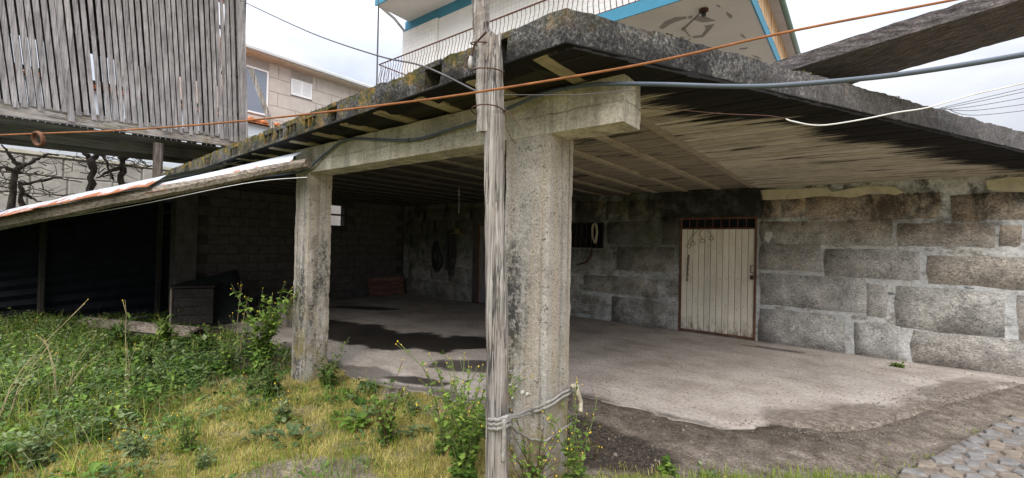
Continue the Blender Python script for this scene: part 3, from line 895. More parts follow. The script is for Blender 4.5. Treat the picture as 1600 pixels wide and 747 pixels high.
def random_stones(x0, x1, seed):
    r = random.Random(seed)
    rows = [0.03, 0.50, 0.95, 1.38, 1.80, 2.18, 2.50]
    for a, c in zip(rows, rows[1:]):
        x = x0 + r.uniform(0, 0.3)
        while x < x1 - 0.2:
            L = r.uniform(0.45, 1.05)
            xe = min(x + L, x1)
            z0, z1 = a + r.uniform(0, .02), c - r.uniform(.035, .07)
            if not in_open(x, xe, z0, z1, 0.03) and xe - x > 0.15:
                stone_mesh(x, xe, z0, z1, seed + int(x * 100) + int(a * 7), 0.016)
            x = xe + r.uniform(0.05, 0.09)
random_stones(-10.7, -5.4, 3)
random_stones(2.75, 6.0, 4)
def plaster_patch(pts, name='plaster_patch', mat='plaster', y=-0.03):
    w = [on(px, py, 1, WY + y) for px, py in pts]
    c = sum(w, Vector()) / len(w)
    n = len(w)
    b = MB()
    b.add([p for p in w] + [c + (p - c) * 1.03 + Vector((0, -y + 0.005, 0)) for p in w], [tuple(range(n - 1, -1, -1))] + [(i, (i + 1) % n, n + (i + 1) % n, n + i) for i in range(n)])
    b.build(name, M[mat], wall)
plaster_patch([(1191, 297), (1290, 293), (1300, 300), (1355, 290), (1398, 292), (1410, 300), (1396, 305), (1372, 300), (1330, 309), (1285, 306), (1240, 311), (1193, 312)])
plaster_patch([(1540, 282), (1575, 277), (1640, 275), (1640, 300), (1600, 300), (1565, 299), (1543, 296)])

# door of upright boards in a rusty frame
def board_door(name, o, nb, label=None):
    x0, x1, z0, z1 = o
    dr = link(name, None, wall, (x0, WY, 0), label)
    fr = MB()
    fw = 0.032
    y0, y1 = WY - 0.02, WY + 0.06
    fr.box(x0, x0 + fw, y0, y1, 0.0, z1)
    fr.box(x1 - fw, x1, y0, y1, 0.0, z1)
    fr.box(x0 + fw, x1 - fw, y0 + .002, y1 - .002, z1 - fw, z1)
    fr.build('frame', M['rust'], dr, bevel=0.004)
    return dr, x0 + fw, x1 - fw, z1 - fw
door, dx0, dx1, dz1 = board_door('door', DOOR, 12)
zt = dz1 - 0.15
tr = MB()
tr.box(dx0, dx1, WY + 0.0, WY + 0.035, zt - 0.025, zt)
for i in range(1, 9):
    x = lerp(dx0, dx1, i / 9)
    tr.box(x - .006, x + .006, WY + .006, WY + .018, zt, dz1)
tr.build('transom_grille', M['rust'], door, bevel=0.002)
bk = MB()
bk.box(dx0, dx1, WY + 0.05, WY + 0.07, 0.02, dz1)
bk.build('door_back', M['black_sheet'], door)
for i in range(12):
    a, c = lerp(dx0, dx1, i / 12), lerp(dx0, dx1, (i + 1) / 12)
    p = MB().box(a + 0.003, c - 0.004, WY + 0.012 + rng.uniform(0, .004), WY + 0.04, 0.045 + rng.uniform(-.006, .006), zt - 0.03)
    p.build('plank', M['door'], door, bevel=0.004)
nl = MB()
for i in range(12):
    for zz in (1.02, 0.52 + 0.05 * (i % 3), 1.62 - 0.07 * (i % 4)):
        x = lerp(dx0, dx1, (i + .5) / 12) + rng.uniform(-.02, .02)
        z = zz + rng.uniform(-.03, .03)
        nl.add([(x - .007, WY + .008, z), (x, WY + .004, z - .008), (x + .007, WY + .008, z), (x, WY + .004, z + .008), (x, WY + .001, z)], [(0, 1, 4), (1, 2, 4), (2, 3, 4), (3, 0, 4)])
kind(nl.build('nail_head', M['rust_dark'], door), 'stuff')
rl = MB().box(dx0, dx1, WY + .004, WY + .012, 0.02, 0.05)
rl.build('bottom_rail', M['rust'], door)
hd = MB()
hx = dx1 - 0.05
hd.tube([(hx + .03, WY + .01, 1.14), (hx, WY - .03, 1.15), (hx, WY - .03, 1.26), (hx + .03, WY + .01, 1.27)], 0.008)
hd.box(hx - 0.01, hx + 0.035, WY - 0.025, WY + 0.012, 1.03, 1.10)
hd.build('handle', M['rust_dark'], door)
# second door, deeper in the shade
d2, ex0, ex1, ez1 = board_door('door', DOOR2, 7, 'narrow grey weathered door beside the hanging hoses')
for i in range(7):
    a, c = lerp(ex0, ex1, i / 7), lerp(ex0, ex1, (i + 1) / 7)
    MB().box(a + .004, c - .004, WY + .02, WY + .045, 0.03, ez1).build('plank', M['slat_wood'], d2)
jb = MB().box(DOOR2[0] - 0.16, DOOR2[0] - 0.005, WY - 0.035, WY + 0.05, 0, 2.14)
jb.build('door_jamb', M['block_grey'], wall, bevel=0.01)
# barred window
wd = link('window', None, wall, (WIN[0], WY, WIN[2]))
MB().box(WIN[0], WIN[1], WY - .015, WY + .1, WIN[2] - .05, WIN[2] - .002).build('sill', M['mortar'], wd, bevel=.01)
MB().box(WIN[0] + .01, WIN[1] - .01, WY + .3, WY + .31, WIN[2], WIN[3]).build('dark_pane', M['black_sheet'], wd)
for i in range(9):
    x = lerp(WIN[0] + .06, WIN[1] - .06, i / 8)
    MB().tube([(x, WY + .05, WIN[2]), (x, WY + .05, WIN[3])], 0.007, 5).build('bar', M['rust_dark'], wd)

# ------------------------------------------------------------------ left wall of concrete blocks
LX = -10.72
bw = thing('block_wall', 'dim inner side wall of grey concrete blocks with a small square opening', 'wall', (LX, 3.7, 0))
HOLE = (6.04, 6.46, 1.93, 2.46)
core = MB()
for (y0, y1, z0, z1) in ((3.1, HOLE[0], -.1, 2.66), (HOLE[1], 8.44, -.1, 2.66), (HOLE[0], HOLE[1], -.1, HOLE[2]), (HOLE[0], HOLE[1], HOLE[3], 2.66)):
    core.box(LX - .2, LX - .012, y0, y1, z0, z1)
core.build('core', M['block_joint'], bw)
MB().box(LX - .13, LX - .06, HOLE[0], HOLE[1], 2.19, 2.235).build('lintel_bar', M['dark_wood'], bw)
blk = MB().box(-.012, .012, -.195, .195, -.095, .095).mesh('block', M['block_grey'], bevel=.008)
for r_ in range(13):
    z = 0.1 + r_ * 0.2
    off = 0.2 if r_ % 2 else 0.0
    for c in range(15):
        y = 3.34 + off + c * 0.4
        if y > 8.25 or (HOLE[0] - .18 < y < HOLE[1] + .18 and HOLE[2] - .08 < z < HOLE[3] + .08): continue
        link('block', blk, bw, (LX + rng.uniform(-.004, .004), y, z))

# ------------------------------------------------------------------ open shed: columns, beam, ribbed roof slab
shed = thing('open_shed', 'open concrete shed with two square columns and a mossy ribbed roof slab', 'shed', (-3.2, 2.5, 0))
MB().box(-1.99, -1.61, 2.452, 2.74, -.12, 2.296).build('column', M['column'], shed, rough=(0.055, 0.007, 9), smooth=True, label='near square concrete column with a rope tied round it')
MB().box(-5.10, -4.79, 2.452, 2.72, -.12, 2.296).build('column', M['column'], shed, rough=(0.06, 0.012, 7), smooth=True, label='far square concrete column standing in the weeds')
MB().box(-5.12, -1.10, 2.45, 2.70, 2.29, 2.576).build('beam', M['beam'], shed, rough=(0.07, 0.006, 8), smooth=True)
MB().box(LX - .2, LX + .15, 2.75, 3.12, -.1, 2.58).build('corner_pillar', M['block_grey'], shed, bevel=.01)
ZB, ZT = 2.585, 2.785
def edge_x(y): return -1.2 + (y - 1.95) * 0.533
def front_y(x): return 1.95 + (-1.2 - x) * 0.062
slab = link('roof_slab', None, shed, (-3, 4, ZB))
bd = MB()
P = [(-10.9, front_y(-10.9) + .22), (-1.35, 2.2), (edge_x(8.8) - .2, 8.8), (-10.9, 8.8)]
bd.hexa([(x, y, ZB + .06) for x, y in P] + [(x, y, ZT - .012) for x, y in P])
bd.build('deck', M['fascia'], slab)
fa = MB()                                               # free edge along the lane
a0, a1 = (edge_x(1.95), 1.95), (edge_x(8.85), 8.85)
nx_, ny_ = 0.882 * .22, -0.472 * .22
fa.hexa([(a0[0] - .02, a0[1], ZB + .01), (a0[0], a0[1], ZB + .012), (a1[0], a1[1], ZB + .012), (a1[0] - .28, a1[1], ZB + .012),
         (a0[0] - .02, a0[1], ZT), (a0[0], a0[1], ZT), (a1[0], a1[1], ZT), (a1[0] - .28, a1[1], ZT)])
fa.v[0] = (-1.62, front_y(-1.62) , ZB + .012); fa.v[4] = (-1.62, front_y(-1.62), ZT)
fa.build('edge_fascia', M['fascia'], slab, rough=(0.06, 0.016, 5), smooth=True)
def fx(px, py): return on(px, py, 1, 2.03).x
def fascia_front():
    gaps = [(fx(787, 85), fx(813, 85)), (fx(664, 130), fx(690, 130)), (fx(497, 186), fx(513, 182))]
    marks = [(-1.62, None)]
    segs = []
    x = -1.62
    gl = sorted([(max(g), min(g)) for g in gaps], reverse=True)
    for g1, g0 in gl:
        segs.append((g1, x, 0)); segs.append((g0, g1, 'gap')); x = g0
    cells = [(456, 478), (425, 444), (406, 420), (385, 400)]
    for (p0, p1) in cells:
        c1, c0 = fx(p1, 200), fx(p0, 204)
        segs.append((c1, x, 0)); segs.append((c0, c1, 3 if p0 > 410 else 2)); x = c0
    while x > -10.9:
        L = 0.9
        segs.append((max(-10.9, x - L), x, 0)); x -= L
        if x > -10.7: segs.append((x - .3, x, 3)); x -= .3
    for x0, x1, t in segs:
        if x1 - x0 < 0.02: continue
        def yb(x, d=0.0): return front_y(x) + d
        def bx(b, xa, xb, za, zb, d0=0.0, d1=.2):
            b.hexa([(xa, yb(xa, d0), za), (xb, yb(xb, d0), za), (xb, yb(xb, d1), za), (xa, yb(xa, d1), za),
                    (xa, yb(xa, d0), zb), (xb, yb(xb, d0), zb), (xb, yb(xb, d1), zb), (xa, yb(xa, d1), zb)])
        b = MB()
        if t == 0:
            bx(b, x0, x1, ZB + .012, ZT)
            b.build('front_fascia', M['fascia'], slab, rough=(0.06, 0.022, 6), smooth=True)
        elif t == 'gap':
            bx(b, x0, x1, ZT - .035, ZT)
            bx(b, x0, x1, ZB + .012, ZB + .03)
            bx(b, x0, x1, ZB + .03, ZT - .035, .15, .2)
            b.build('hollow_block', M['fascia'], slab)
        else:
            bx(b, x0, x1, ZT - .05, ZT); bx(b, x0, x1, ZB + .012, ZB + .05)
            w = .02
            for i in range(t + 1):
                xc = lerp(x0, x1 - w, i / t)
                bx(b, xc, xc + w, ZB + .05, ZT - .05, 0.004)
            bx(b, x0, x1, ZB + .05, ZT - .05, .17, .2)
            b.build('hollow_block', M['fascia'], slab)
fascia_front()
def soffit():
    y = 2.0
    b = MB()
    while y < 8.43:
        w = rng.uniform(.085, .115)
        y2 = min(y + w, 8.43)
        dz = rng.uniform(-.006, .006)
        t = rng.random()
        e0, e1 = edge_x(y) - .01, edge_x(y2) - .01
        xl = -1.345
        b.hexa([(xl, y, ZB - .008 + dz), (max(xl + .02, e0), y, ZB - .008 + dz), (max(xl + .02, e1), y2 - .005, ZB - .008 + dz), (xl, y2 - .005, ZB - .008 + dz),
                (xl, y, ZB + .03), (max(xl + .02, e0), y, ZB + .03), (max(xl + .02, e1), y2 - .005, ZB + .03), (xl, y2 - .005, ZB + .03)], t)
        y = y2
    kind(b.build('soffit_board', M['soffit'], slab), 'stuff')
    rm = None
    for k_ in range(17):
        x = -1.41 - .56 * k_
        y0 = front_y(x) + .05
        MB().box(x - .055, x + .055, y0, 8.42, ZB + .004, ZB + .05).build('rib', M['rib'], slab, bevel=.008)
        f2 = MB()
        yy = y0 + .1
        while yy < 8.42:
            w = rng.uniform(.16, .24)
            f2.box(x - .50, x - .058, yy, min(8.42, yy + w - .004), ZB + .022 + rng.uniform(-.006, .006), ZB + .06)
            yy += w
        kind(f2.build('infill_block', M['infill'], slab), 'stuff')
soffit()
# ------------------------------------------------------------------ lean-to roof on the left
EA, EB = on(482, 252, 1, 2.28), on(0, 346, 0, -9.0)
ed = (EB - EA)
def eave(s): return EA + ed * s                      # s = 1 at X = -9, goes on past the frame
leanto = thing('lean_to_roof', 'low lean-to roof of rusty tin sheets on a long grey rafter', 'roof', (EA.x, EA.y, 0))
rf = MB()
pts, rs = [], []
for i in range(19):
    s = 0.0 + i * 0.094
    p = eave(s) + Vector((0, 0, -0.02 + 0.012 * nz((s * 6, 0, 0))))
    pts.append(p); rs.append(lerp(0.052, 0.100, min(1, s)) * (1 + .05 * nz((s * 9, 3, 0))))
o0 = len(rf.v)
for a, c, r0, r1 in zip(pts, pts[1:], rs, rs[1:]):
    pass
rf.tube(pts, rs, 8, twist=0.0)
rf.build('rafter', M['rafter_wood'], leanto, smooth=False)
tinm = []
def tin(s0, s1, lift, rust0, name='tin_sheet', mat='tin', back=1.0):
    b = MB()
    ns, nt_ = max(3, int((s1 - s0) * 26)), 7
    vv, tt = [], []
    for j in range(nt_ + 1):
        for i in range(ns + 1):
            s = lerp(s0, s1, i / ns)
            e = eave(s)
            q = Vector((e.x - 0.08, front_y(e.x) + 0.32, ZB - 0.075))
            if e.x < -10.8: q.y = front_y(-10.8) + .3
            t = (j - 0.6) / nt_ * back
            p = e.lerp(q, t) + Vector((0, 0, lift + (0.135 if j > 0 else 0.085) + 0.010 * math.sin(t * 40) * 0.3))
            if j == 0: p += Vector((0.02, -0.02, -0.035 + 0.02 * nz((s * 14, lift * 50, 2))))
            if j == 1: p += Vector((0, 0, 0.012 * nz((s * 9, lift * 40, 1))))
            vv.append(p)
            tt.append(max(0.0, (1.0 - j / 1.15)) * 0.72 + rust0 * (0.5 + 0.5 * nz((s * 20, j, 1))))
    n = ns + 1
    ff = [(j * n + i, (j + 1) * n + i, (j + 1) * n + i + 1, j * n + i + 1) for j in range(nt_) for i in range(ns)]
    m = len(vv)
    vv2 = [p + Vector((0, 0, -.006)) for p in vv]
    b.add(vv + vv2, ff + [tuple(k_ + m for k_ in f[::-1]) for f in ff], tt + tt)
    return b.build(name, M[mat], leanto, smooth=True)
tin(0.04, 0.44, -0.055, -0.05, mat='tin', back=.55)
tin(0.42, 0.80, 0.022, 0.16)
tin(0.785, 1.05, 0.008, 0.22)
tin(1.04, 1.42, 0.02, 0.2)
tin(1.40, 1.68, 0.01, 0.2)
cs = MB()
corr = thing('corrugated_wall', 'black corrugated sheet wall closing the back of the lean-to', 'wall', (-11.1, 1.0, 0))
def ctop(y): return max(1.2, min(2.5, 1.42 + (y + .7) * .30))
for q in range(6):
    b = MB()
    y0, y1 = -2.3 + q * 0.92, -2.3 + (q + 1) * 0.92 + 0.03
    nz_ = 44
    vv = []
    for i in range(nz_ + 1):
        z0_, z1_ = (-.05 + i * (ctop(y0) + .05) / nz_, -.05 + i * (ctop(y1) + .05) / nz_)
        x = -11.1 + 0.035 * math.sin(i * 1.57) + 0.008 * (q % 2)
        vv += [(x, y0, z0_), (x, y1, z1_), (x - .01, y1, z1_), (x - .01, y0, z0_)]
    ff = []
    for i in range(nz_):
        for k_ in range(4):
            ff.append((i * 4 + k_, i * 4 + (k_ + 1) % 4, (i + 1) * 4 + (k_ + 1) % 4, (i + 1) * 4 + k_))
    b.add(vv, ff)
    b.build('corrugated_sheet', M['black_sheet'], corr)
for y in (-1.2, 1.0, 2.6):
    MB().tube([(-11.0, y, -.1), (-11.0, y, ctop(y) - .02)], .05, 6).build('post', M['dark_wood'], corr)

# ------------------------------------------------------------------ junk under the lean-to
BZ = -0.02
cr_ = thing('crate', 'dark wooden crate with pale corner battens under the lean-to', 'crate', (-9.7, 2.95, 0))
cr_.rotation_euler = (0, 0, R(-28))
def loc_part(root, b, name, mat, **kw):
    me = b.mesh(name, mat, (0, 0, 0), **kw)
    o = link(name, me)
    o.parent = root
    return o
for i in range(4):
    loc_part(cr_, MB().box(-.62, .62, -.30, -.275, .03 + i * .155, .175 + i * .155), 'plank', M['dark_wood'])
    loc_part(cr_, MB().box(.60, .625, -.27, .3, .03 + i * .155, .175 + i * .155), 'plank', M['dark_wood'])
loc_part(cr_, MB().box(-.6, .6, -.27, .3, .05, .6), 'body', M['dark_wood'])
for x in (-.61, -.30, .60):
    loc_part(cr_, MB().box(x - .03, x + .03, -.33, -.303, .0, .66), 'batten', M['rafter_wood'])
loc_part(cr_, MB().box(-.66, .66, -.35, .32, .66, .69), 'lid', M['dark_wood'])
tp = MB()
c0 = Vector((-10.1, 2.75, 0))
vv = []
for j in range(9):
    for i in range(15):
        u, w = i / 14, j / 8
        x, y = lerp(-.9, 1.2, u), lerp(-.45, .6, w)
        z = max(.02, .92 - 1.1 * abs(x - .25) ** 1.25 - .25 * max(0, .35 - y) ** 1.0 - (0.5 if w == 0 else 0)) + .05 * nz((x * 3, y * 3, 1))
        if w in (0, 1) or u in (0, 1): z = .02
        vv.append(c0 + Vector((x, y + .35, z)))
tp.add(vv, [(j * 15 + i, j * 15 + i + 1, (j + 1) * 15 + i + 1, (j + 1) * 15 + i) for j in range(8) for i in range(14)])
tag(tp.build('tarpaulin', M['tarp'], origin=c0, smooth=True), 'dark tarpaulin heaped behind the wooden crate', 'tarpaulin')
a, c = on(136, 497, 2, .16), on(312, 513, 2, .16)
dd = (c - a)
gut = MB()
prof = [(-.16, .0), (-.13, .085), (0, .12), (.13, .085), (.16, .0), (.12, 0.0), (.09, .055), (0, .085), (-.09, .055), (-.12, 0.0)]
sx = Vector((-dd.y, dd.x, 0)).normalized()
for e in (a, c): pass
nP = len(prof)
vv = [Vector((e.x, e.y, .06)) + sx * u + Vector((0, 0, w)) for e in (a, c) for u, w in prof]
gut.add(vv, [(i, (i + 1) % nP, nP + (i + 1) % nP, nP + i) for i in range(nP)] + [tuple(range(nP))[::-1], tuple(range(nP, 2 * nP))])
tag(gut.build('roof_sheet', M['rafter_wood'], origin=a), 'long ridged fibre cement sheet lying on the ground at the edge of the weeds', 'roof sheet')
for i, (p0, p1, w, lab) in enumerate([((200, 524), (330, 520), .12, 'flat grey plank lying just in front of the ridged sheet'),
                                      ((330, 500), (420, 492), .16, 'dark reddish plank lying right of the crate')]):
    b = MB().beam(on(*p0, 2, .03), on(*p1, 2, .03), w, .05)
    tag(b.build('plank', M['dark_wood' if i == 0 else 'red_wood'], origin=on(*p0, 2, .03)), lab, 'plank')
for i in range(3):
    q = Vector((-10.6 + i * .5, 0.9 + rng.uniform(0, 1.0), .03))
    an = rng.uniform(-.6, .6)
    b = MB().tube([q, q + Vector((math.cos(an), math.sin(an), .12)) * rng.uniform(.5, 1.0)], .022, 5)
    tag(b.build('stick', M['dark_wood'], origin=q), ('leftmost', 'middle', 'rightmost')[i] + ' of the dark sticks lying under the lean-to', 'stick', 'sticks lying under the lean-to')
sb = thing('step_block', 'pale worn concrete block half hidden behind the far column on its left', 'block', (-7.9, 3.85, 0))
MB().box(-8.25, -7.45, 3.7, 4.0, -.05, .41).build('block', M['column'], sb, rough=(.1, .01, 6), smooth=True)
tn_ = MB().tube([(-7.95, 3.82, .41), (-7.95, 3.82, .425), (-7.95, 3.82, .53), (-7.95, 3.82, .54)], [.05, .055, .055, .045], 10)
tag(tn_.build('rusty_can', M['rust'], origin=(-7.95, 3.82, .41)), 'small rusty can standing on the pale concrete block', 'can')
pn = thing('old_board', 'reddish wooden hatch board leaning on the inner block wall', 'board', (LX + .2, 7.9, 0))
for i in range(4):
    z0, z1 = .02 + i * .125, .135 + i * .125
    pn_ = MB()
    def lx(z): return LX + .2 - z * .3
    pn_.hexa([(lx(z0), 7.15, z0), (lx(z0) + .025, 7.15, z0), (lx(z0) + .025, 8.34, z0), (lx(z0), 8.34, z0),
              (lx(z1), 7.15, z1), (lx(z1) + .025, 7.15, z1), (lx(z1) + .025, 8.34, z1), (lx(z1), 8.34, z1)])
    pn_.build('plank', M['red_wood'], pn)
for y in (7.22, 8.25):
    q = MB()
    q.hexa([(lx(.02) + .027, y - .04, .02), (lx(.02) + .05, y - .04, .02), (lx(.02) + .05, y + .04, .02), (lx(.02) + .027, y + .04, .02),
            (lx(.5) + .027, y - .04, .5), (lx(.5) + .05, y - .04, .5), (lx(.5) + .05, y + .04, .5), (lx(.5) + .027, y + .04, .5)])
    q.build('batten', M['red_wood'], pn)

# ------------------------------------------------------------------ things hung on the rear wall
def loop(c, w, h, r, mat, name, lab, cat, turns=2, group=None, seed=0):
    rr = random.Random(seed)
    pts = []
    for i in range(22 * turns + 1):
        a = 2 * math.pi * i / 22
        k_ = 1 - .08 * (i // 22) + rr.uniform(-.03, .03)
        pts.append(Vector(c) + Vector((math.sin(a) * w * k_, -.02 - .012 * (i // 22) - .01 * math.sin(a), (math.cos(a) - 1) * h * k_)))
    b = MB().tube(pts, r, 5)
    o = b.build(name, M[mat], origin=c, smooth=True)
    return tag(o, lab, cat, group)
HY = WY - .03
p = on(684, 388, 1, HY); loop(p, .20, .33, .016, 'rope_dark', 'hose_coil', 'thin dark hose coil hung lowest left on the wall beside the straw hat', 'hose', 2, seed=1)
p = on(678, 378, 1, HY); loop(p + Vector((0.12, -.02, 0)), .11, .36, .042, 'black_rubber', 'rubber_loop', 'thick black rubber loop hung left of the bundle of straps', 'rubber loop', 2, seed=2)
hb = thing('strap_bundle', 'bundle of dark straps hanging below the straw hat', 'straps', on(705, 365, 1, HY))
for i in range(14):
    q = on(705, 362, 1, HY - .03) + Vector((rng.uniform(-.18, .18), rng.uniform(-.05, .02), rng.uniform(-.05, .05)))
    L = rng.uniform(.6, 1.25)
    pts = [q + Vector((rng.uniform(-.03, .03), 0, -L * t / 6)) for t in range(7)]
    MB().tube(pts, rng.uniform(.014, .034), 5).build('strap', M['black_rubber' if i % 3 else 'rope_dark'], hb)
hat = MB()
hc = on(713, 364, 1, HY - .12)
vv, ff = [], []
prof = [(0, .12), (.06, .115), (.10, .08), (.115, .01), (.20, -.01), (.235, -.03), (.20, -.025), (.11, -.005)]
for i in range(18):
    an = 2 * math.pi * i / 18
    for r_, z in prof: vv.append(hc + Vector((math.cos(an) * r_, math.sin(an) * r_ * .55, z + .0)))
nP = len(prof)
for i in range(18):
    for k_ in range(nP - 1):
        a_, b_ = i * nP + k_, ((i + 1) % 18) * nP + k_
        ff.append((a_, b_, b_ + 1, a_ + 1))
hat.add(vv, ff)
tag(hat.build('straw_hat', M['straw'], origin=hc, smooth=True), 'old straw hat hung on the shaded rear wall', 'hat')
p = on(931, 349, 1, HY - .02)
rp = []
for i in range(60):
    a_ = 2 * math.pi * i / 20
    k_ = 1 + .12 * math.sin(i * 1.7)
    rp.append(p + Vector((math.sin(a_) * .05 * k_, -.01 - .0012 * i, (math.cos(a_) - 1) * .21 * (1 - .07 * (i // 20)))))
tag(MB().tube(rp, .011, 6).build('rope_coil', M['rope_pale'], origin=p, smooth=True), 'pale rope coil hung at the right end of the barred window', 'rope')
for i in range(5):
    p = on(894 + i * 7, 350, 1, HY)
    pts = [p + Vector((rng.uniform(-.02, .02) + .05 * math.sin(t * .9 + i), -.02, -t * .075 * (1 + .1 * i))) for t in range(9)]
    tag(MB().tube(pts, .006, 4).build('cord', M['rope_dark'], origin=p), ('leftmost', 'second', 'middle', 'fourth', 'rightmost')[i] + ' of the thin dark cords dangling in front of the barred window', 'cord', 'cords dangling at the barred window')
p = on(925, 390, 1, HY)
pts = [p + Vector((0.02 - .36 * (t / 9) ** 2 , -.03, -.33 * math.sin(t / 9 * 1.5))) for t in range(10)]
tag(MB().tube(pts, .018, 6).build('bent_hose', M['rust_dark'], origin=p, smooth=True), 'short bent brown hose hanging under the barred window', 'hose')
for i, px in enumerate((1079, 1090, 1101, 1113)):
    p = on(px, 353, 1, WY - .02)
    r_ = random.Random(i)
    pts = []
    for t in range(26):
        a_ = t / 25
        pts.append(p + Vector((.045 * math.sin(a_ * 5 + i) + (-.06 if i != 0 else .02) * a_, -.02 + .015 * math.cos(t), -.34 * a_ * (1 - .15 * i % 2))))
    for t in range(9): pts.append(pts[25] + Vector((.04 * math.sin(t * .8), -.005, -.035 + .035 * math.cos(t * .8))))
    tag(MB().tube(pts, .0045, 5).build('wire_hook', M['rust_dark'], origin=p), ('leftmost', 'second', 'third', 'rightmost')[i] + ' of the twisted wire hooks at the top of the cream door', 'hook', 'wire hooks hung on the cream door')
ch = thing('chain', 'rusty chain hanging at the hinge side of the cream door', 'chain', on(1076, 402, 1, WY - .02))
for i in range(10):
    c_ = on(1076 - i * .3, 400 + i * 4.2, 1, WY - .015)
    MB().ring(c_, .018, .006, (0, 1, 0) if i % 2 else (1, .3, 0), 8, 4).build('chain_link', M['rust_dark'], ch)
p = on(717, 300, 1, 6.0)
tag(MB().tube([(p.x, 6.0, ZB + .03), (p.x + .01, 6.0, ZB - .3), (p.x, 6.01, 2.12)], .005, 4).build('hanging_wire', M['white_wire'], origin=p), 'thin wire hanging straight down from the ceiling ribs', 'wire')

# ------------------------------------------------------------------ weathered post lashed to the near column
py_, px0 = 1.86, 775
B0 = on(779, 747, 1, py_); 
def pp(px, y_, dy=0.0): return on(px, y_, 1, py_ + dy)
post = thing('wooden_post', 'grey cracked wooden post lashed together, standing against the near column', 'post', (B0.x, py_, 0))
def grain_post(prof_pts, name, n=12, amp=.012, top_rag=True, squash=1.0):
    # prof_pts: (centre, half width) from bottom to top
    b = MB()
    vv = []
    N = 34
    for j in range(N + 1):
        t = j / N * (len(prof_pts) - 1)
        i = min(int(t), len(prof_pts) - 2)
        c_, r_ = prof_pts[i][0].lerp(prof_pts[i + 1][0], t - i), lerp(prof_pts[i][1], prof_pts[i + 1][1], t - i)
        for k_ in range(n):
            a_ = 2 * math.pi * k_ / n
            g = 1 + amp / r_ * (1.1 * nz((k_ * 1.9, j * .13, r_ * 40)) + .5 * nz((k_ * 3.1, j * .5, 7)))
            q = c_ + Vector((math.cos(a_) * .788 - math.sin(a_) * .616 * squash, math.cos(a_) * .616 + math.sin(a_) * .788 * squash, 0)) * (r_ * g)
            if j == N and top_rag: q.z += .05 * nz((k_ * 2.3, 4, r_ * 9))
            vv.append(q)
    ff = [(j * n + k_, j * n + (k_ + 1) % n, (j + 1) * n + (k_ + 1) % n, (j + 1) * n + k_) for j in range(N) for k_ in range(n)]
    ff += [tuple(range(n))[::-1], tuple(N * n + k_ for k_ in range(n))]
    b.add(vv, ff)
    return b.build(name, M['post_wood'], post)
base = pp(779, 747); base.z = -.15
main = [(base, .060), (pp(777, 560), .058), (pp(774, 400), .056), (pp(772, 260), .056), (pp(772, 150), .052), (pp(771, 58), .046)]
grain_post(main, 'lower_post')
grain_post([(pp(760, 120, .05), .048), (pp(753, 60, .05), .050), (pp(751, 0, .05), .052), (pp(748, -120, .05), .052)], 'upper_pole', amp=.016)
grain_post([(pp(757, 206, -.045), .038), (pp(756, 150, -.045), .045), (pp(757, 105, -.045), .045), (pp(765, 60, -.045), .030)], 'splice_plank', amp=.010, squash=.6)
def wire_round(y_, wd_, name='wire_tie', r=.004, sag=.0, cx=766):
    c_ = pp(cx, y_)
    pts = []
    for i in range(25):
        a_ = 2 * math.pi * i / 22
        pts.append(c_ + Vector((math.cos(a_) * .788 - math.sin(a_) * .616, math.cos(a_) * .616 + math.sin(a_) * .788, 0)) * wd_ + Vector((0, -.02, sag * math.sin(a_) - .0008 * i)))
    MB().tube(pts, r, 5).build(name, M['rust_dark'], post)
wire_round(112, .090, sag=.008)
wire_round(172, .092, sag=-.010)
wire_round(68, .075, cx=760, sag=.02)
ins = link('insulator', None, post, pp(735, 97, -.02))
MB().tube([pp(735, 108, -.02), pp(735, 100, -.02), pp(735, 96, -.02), pp(736, 88, -.02)], [.010, .015, .015, .008], 8).build('porcelain', M['porcelain'], ins, smooth=True)
MB().tube([pp(736, 88, -.02), pp(729, 90, -.02), pp(728, 104, -.02), pp(738, 109, -.02), pp(746, 108, -.02)], .0045, 5).build('bracket', M['rust_dark'], ins)
MB().tube([pp(738, 86, -.03), pp(741, 70, -.03), pp(752, 58, -.05), pp(760, 50, -.06)], .006, 5).build('guy_wire', M['rust_dark'], post)
MB().tube([pp(788, 170, -.02), pp(800, 180, -.04), pp(812, 197, -.05)], .003, 4).build('wire_end', M['rust_dark'], post)
MB().tube([pp(790, 176, -.02), pp(791, 200, -.02), pp(800, 218, .02), pp(806, 224, .05)], .003, 4).build('wire_end', M['rust_dark'], post)

# rope round post and column
rope = thing('rope', 'grey rope tied round the wooden post and near column above the weeds', 'rope', (-1.75, 2.0, .6))
def rpart(px, r=.010, name='rope_strand', mat='rope', label=None):
    pts = []
    for i in range(len(px) - 1):
        a_, c_ = px[i], px[i + 1]
        for t in range(5): pts.append(a_.lerp(c_, t / 5) + Vector((0, 0, .004 * math.sin(i * 5 + t * 2))))
    pts.append(px[-1])
    b = MB().tube(pts, r, 6)
    return b.build(name, M[mat], rope, smooth=True)
cf = lambda x, y: on(x, y, 1, 2.425)
for k_, (y1, y2) in enumerate(((652, 652), (659, 657), (666, 662))):
    rpart([pp(797, y1 - 2, .03), pp(790, y1, -.075), pp(778, y1 + 4, -.085), pp(766, y1 + 4, -.06), pp(762, y1, .0), pp(770, y1 - 4, .08), pp(790, y1, .09)], .010)
ec = Vector((-1.585, 2.42, 0))
side = lambda y_: Vector((-1.585, 2.41, on(858, y_, 1, 2.42).z))
rpart([pp(789, 654, -.07), cf(830, 640), cf(851, 632), Vector((-1.585, 2.43, cf(855, 630).z)), Vector((-1.59, 2.76, cf(855, 630).z + .02))], .010)
rpart([pp(789, 656, -.08), cf(830, 646), cf(852, 637), Vector((-1.58, 2.43, cf(855, 636).z)), Vector((-1.59, 2.76, cf(855, 632).z))], .010)
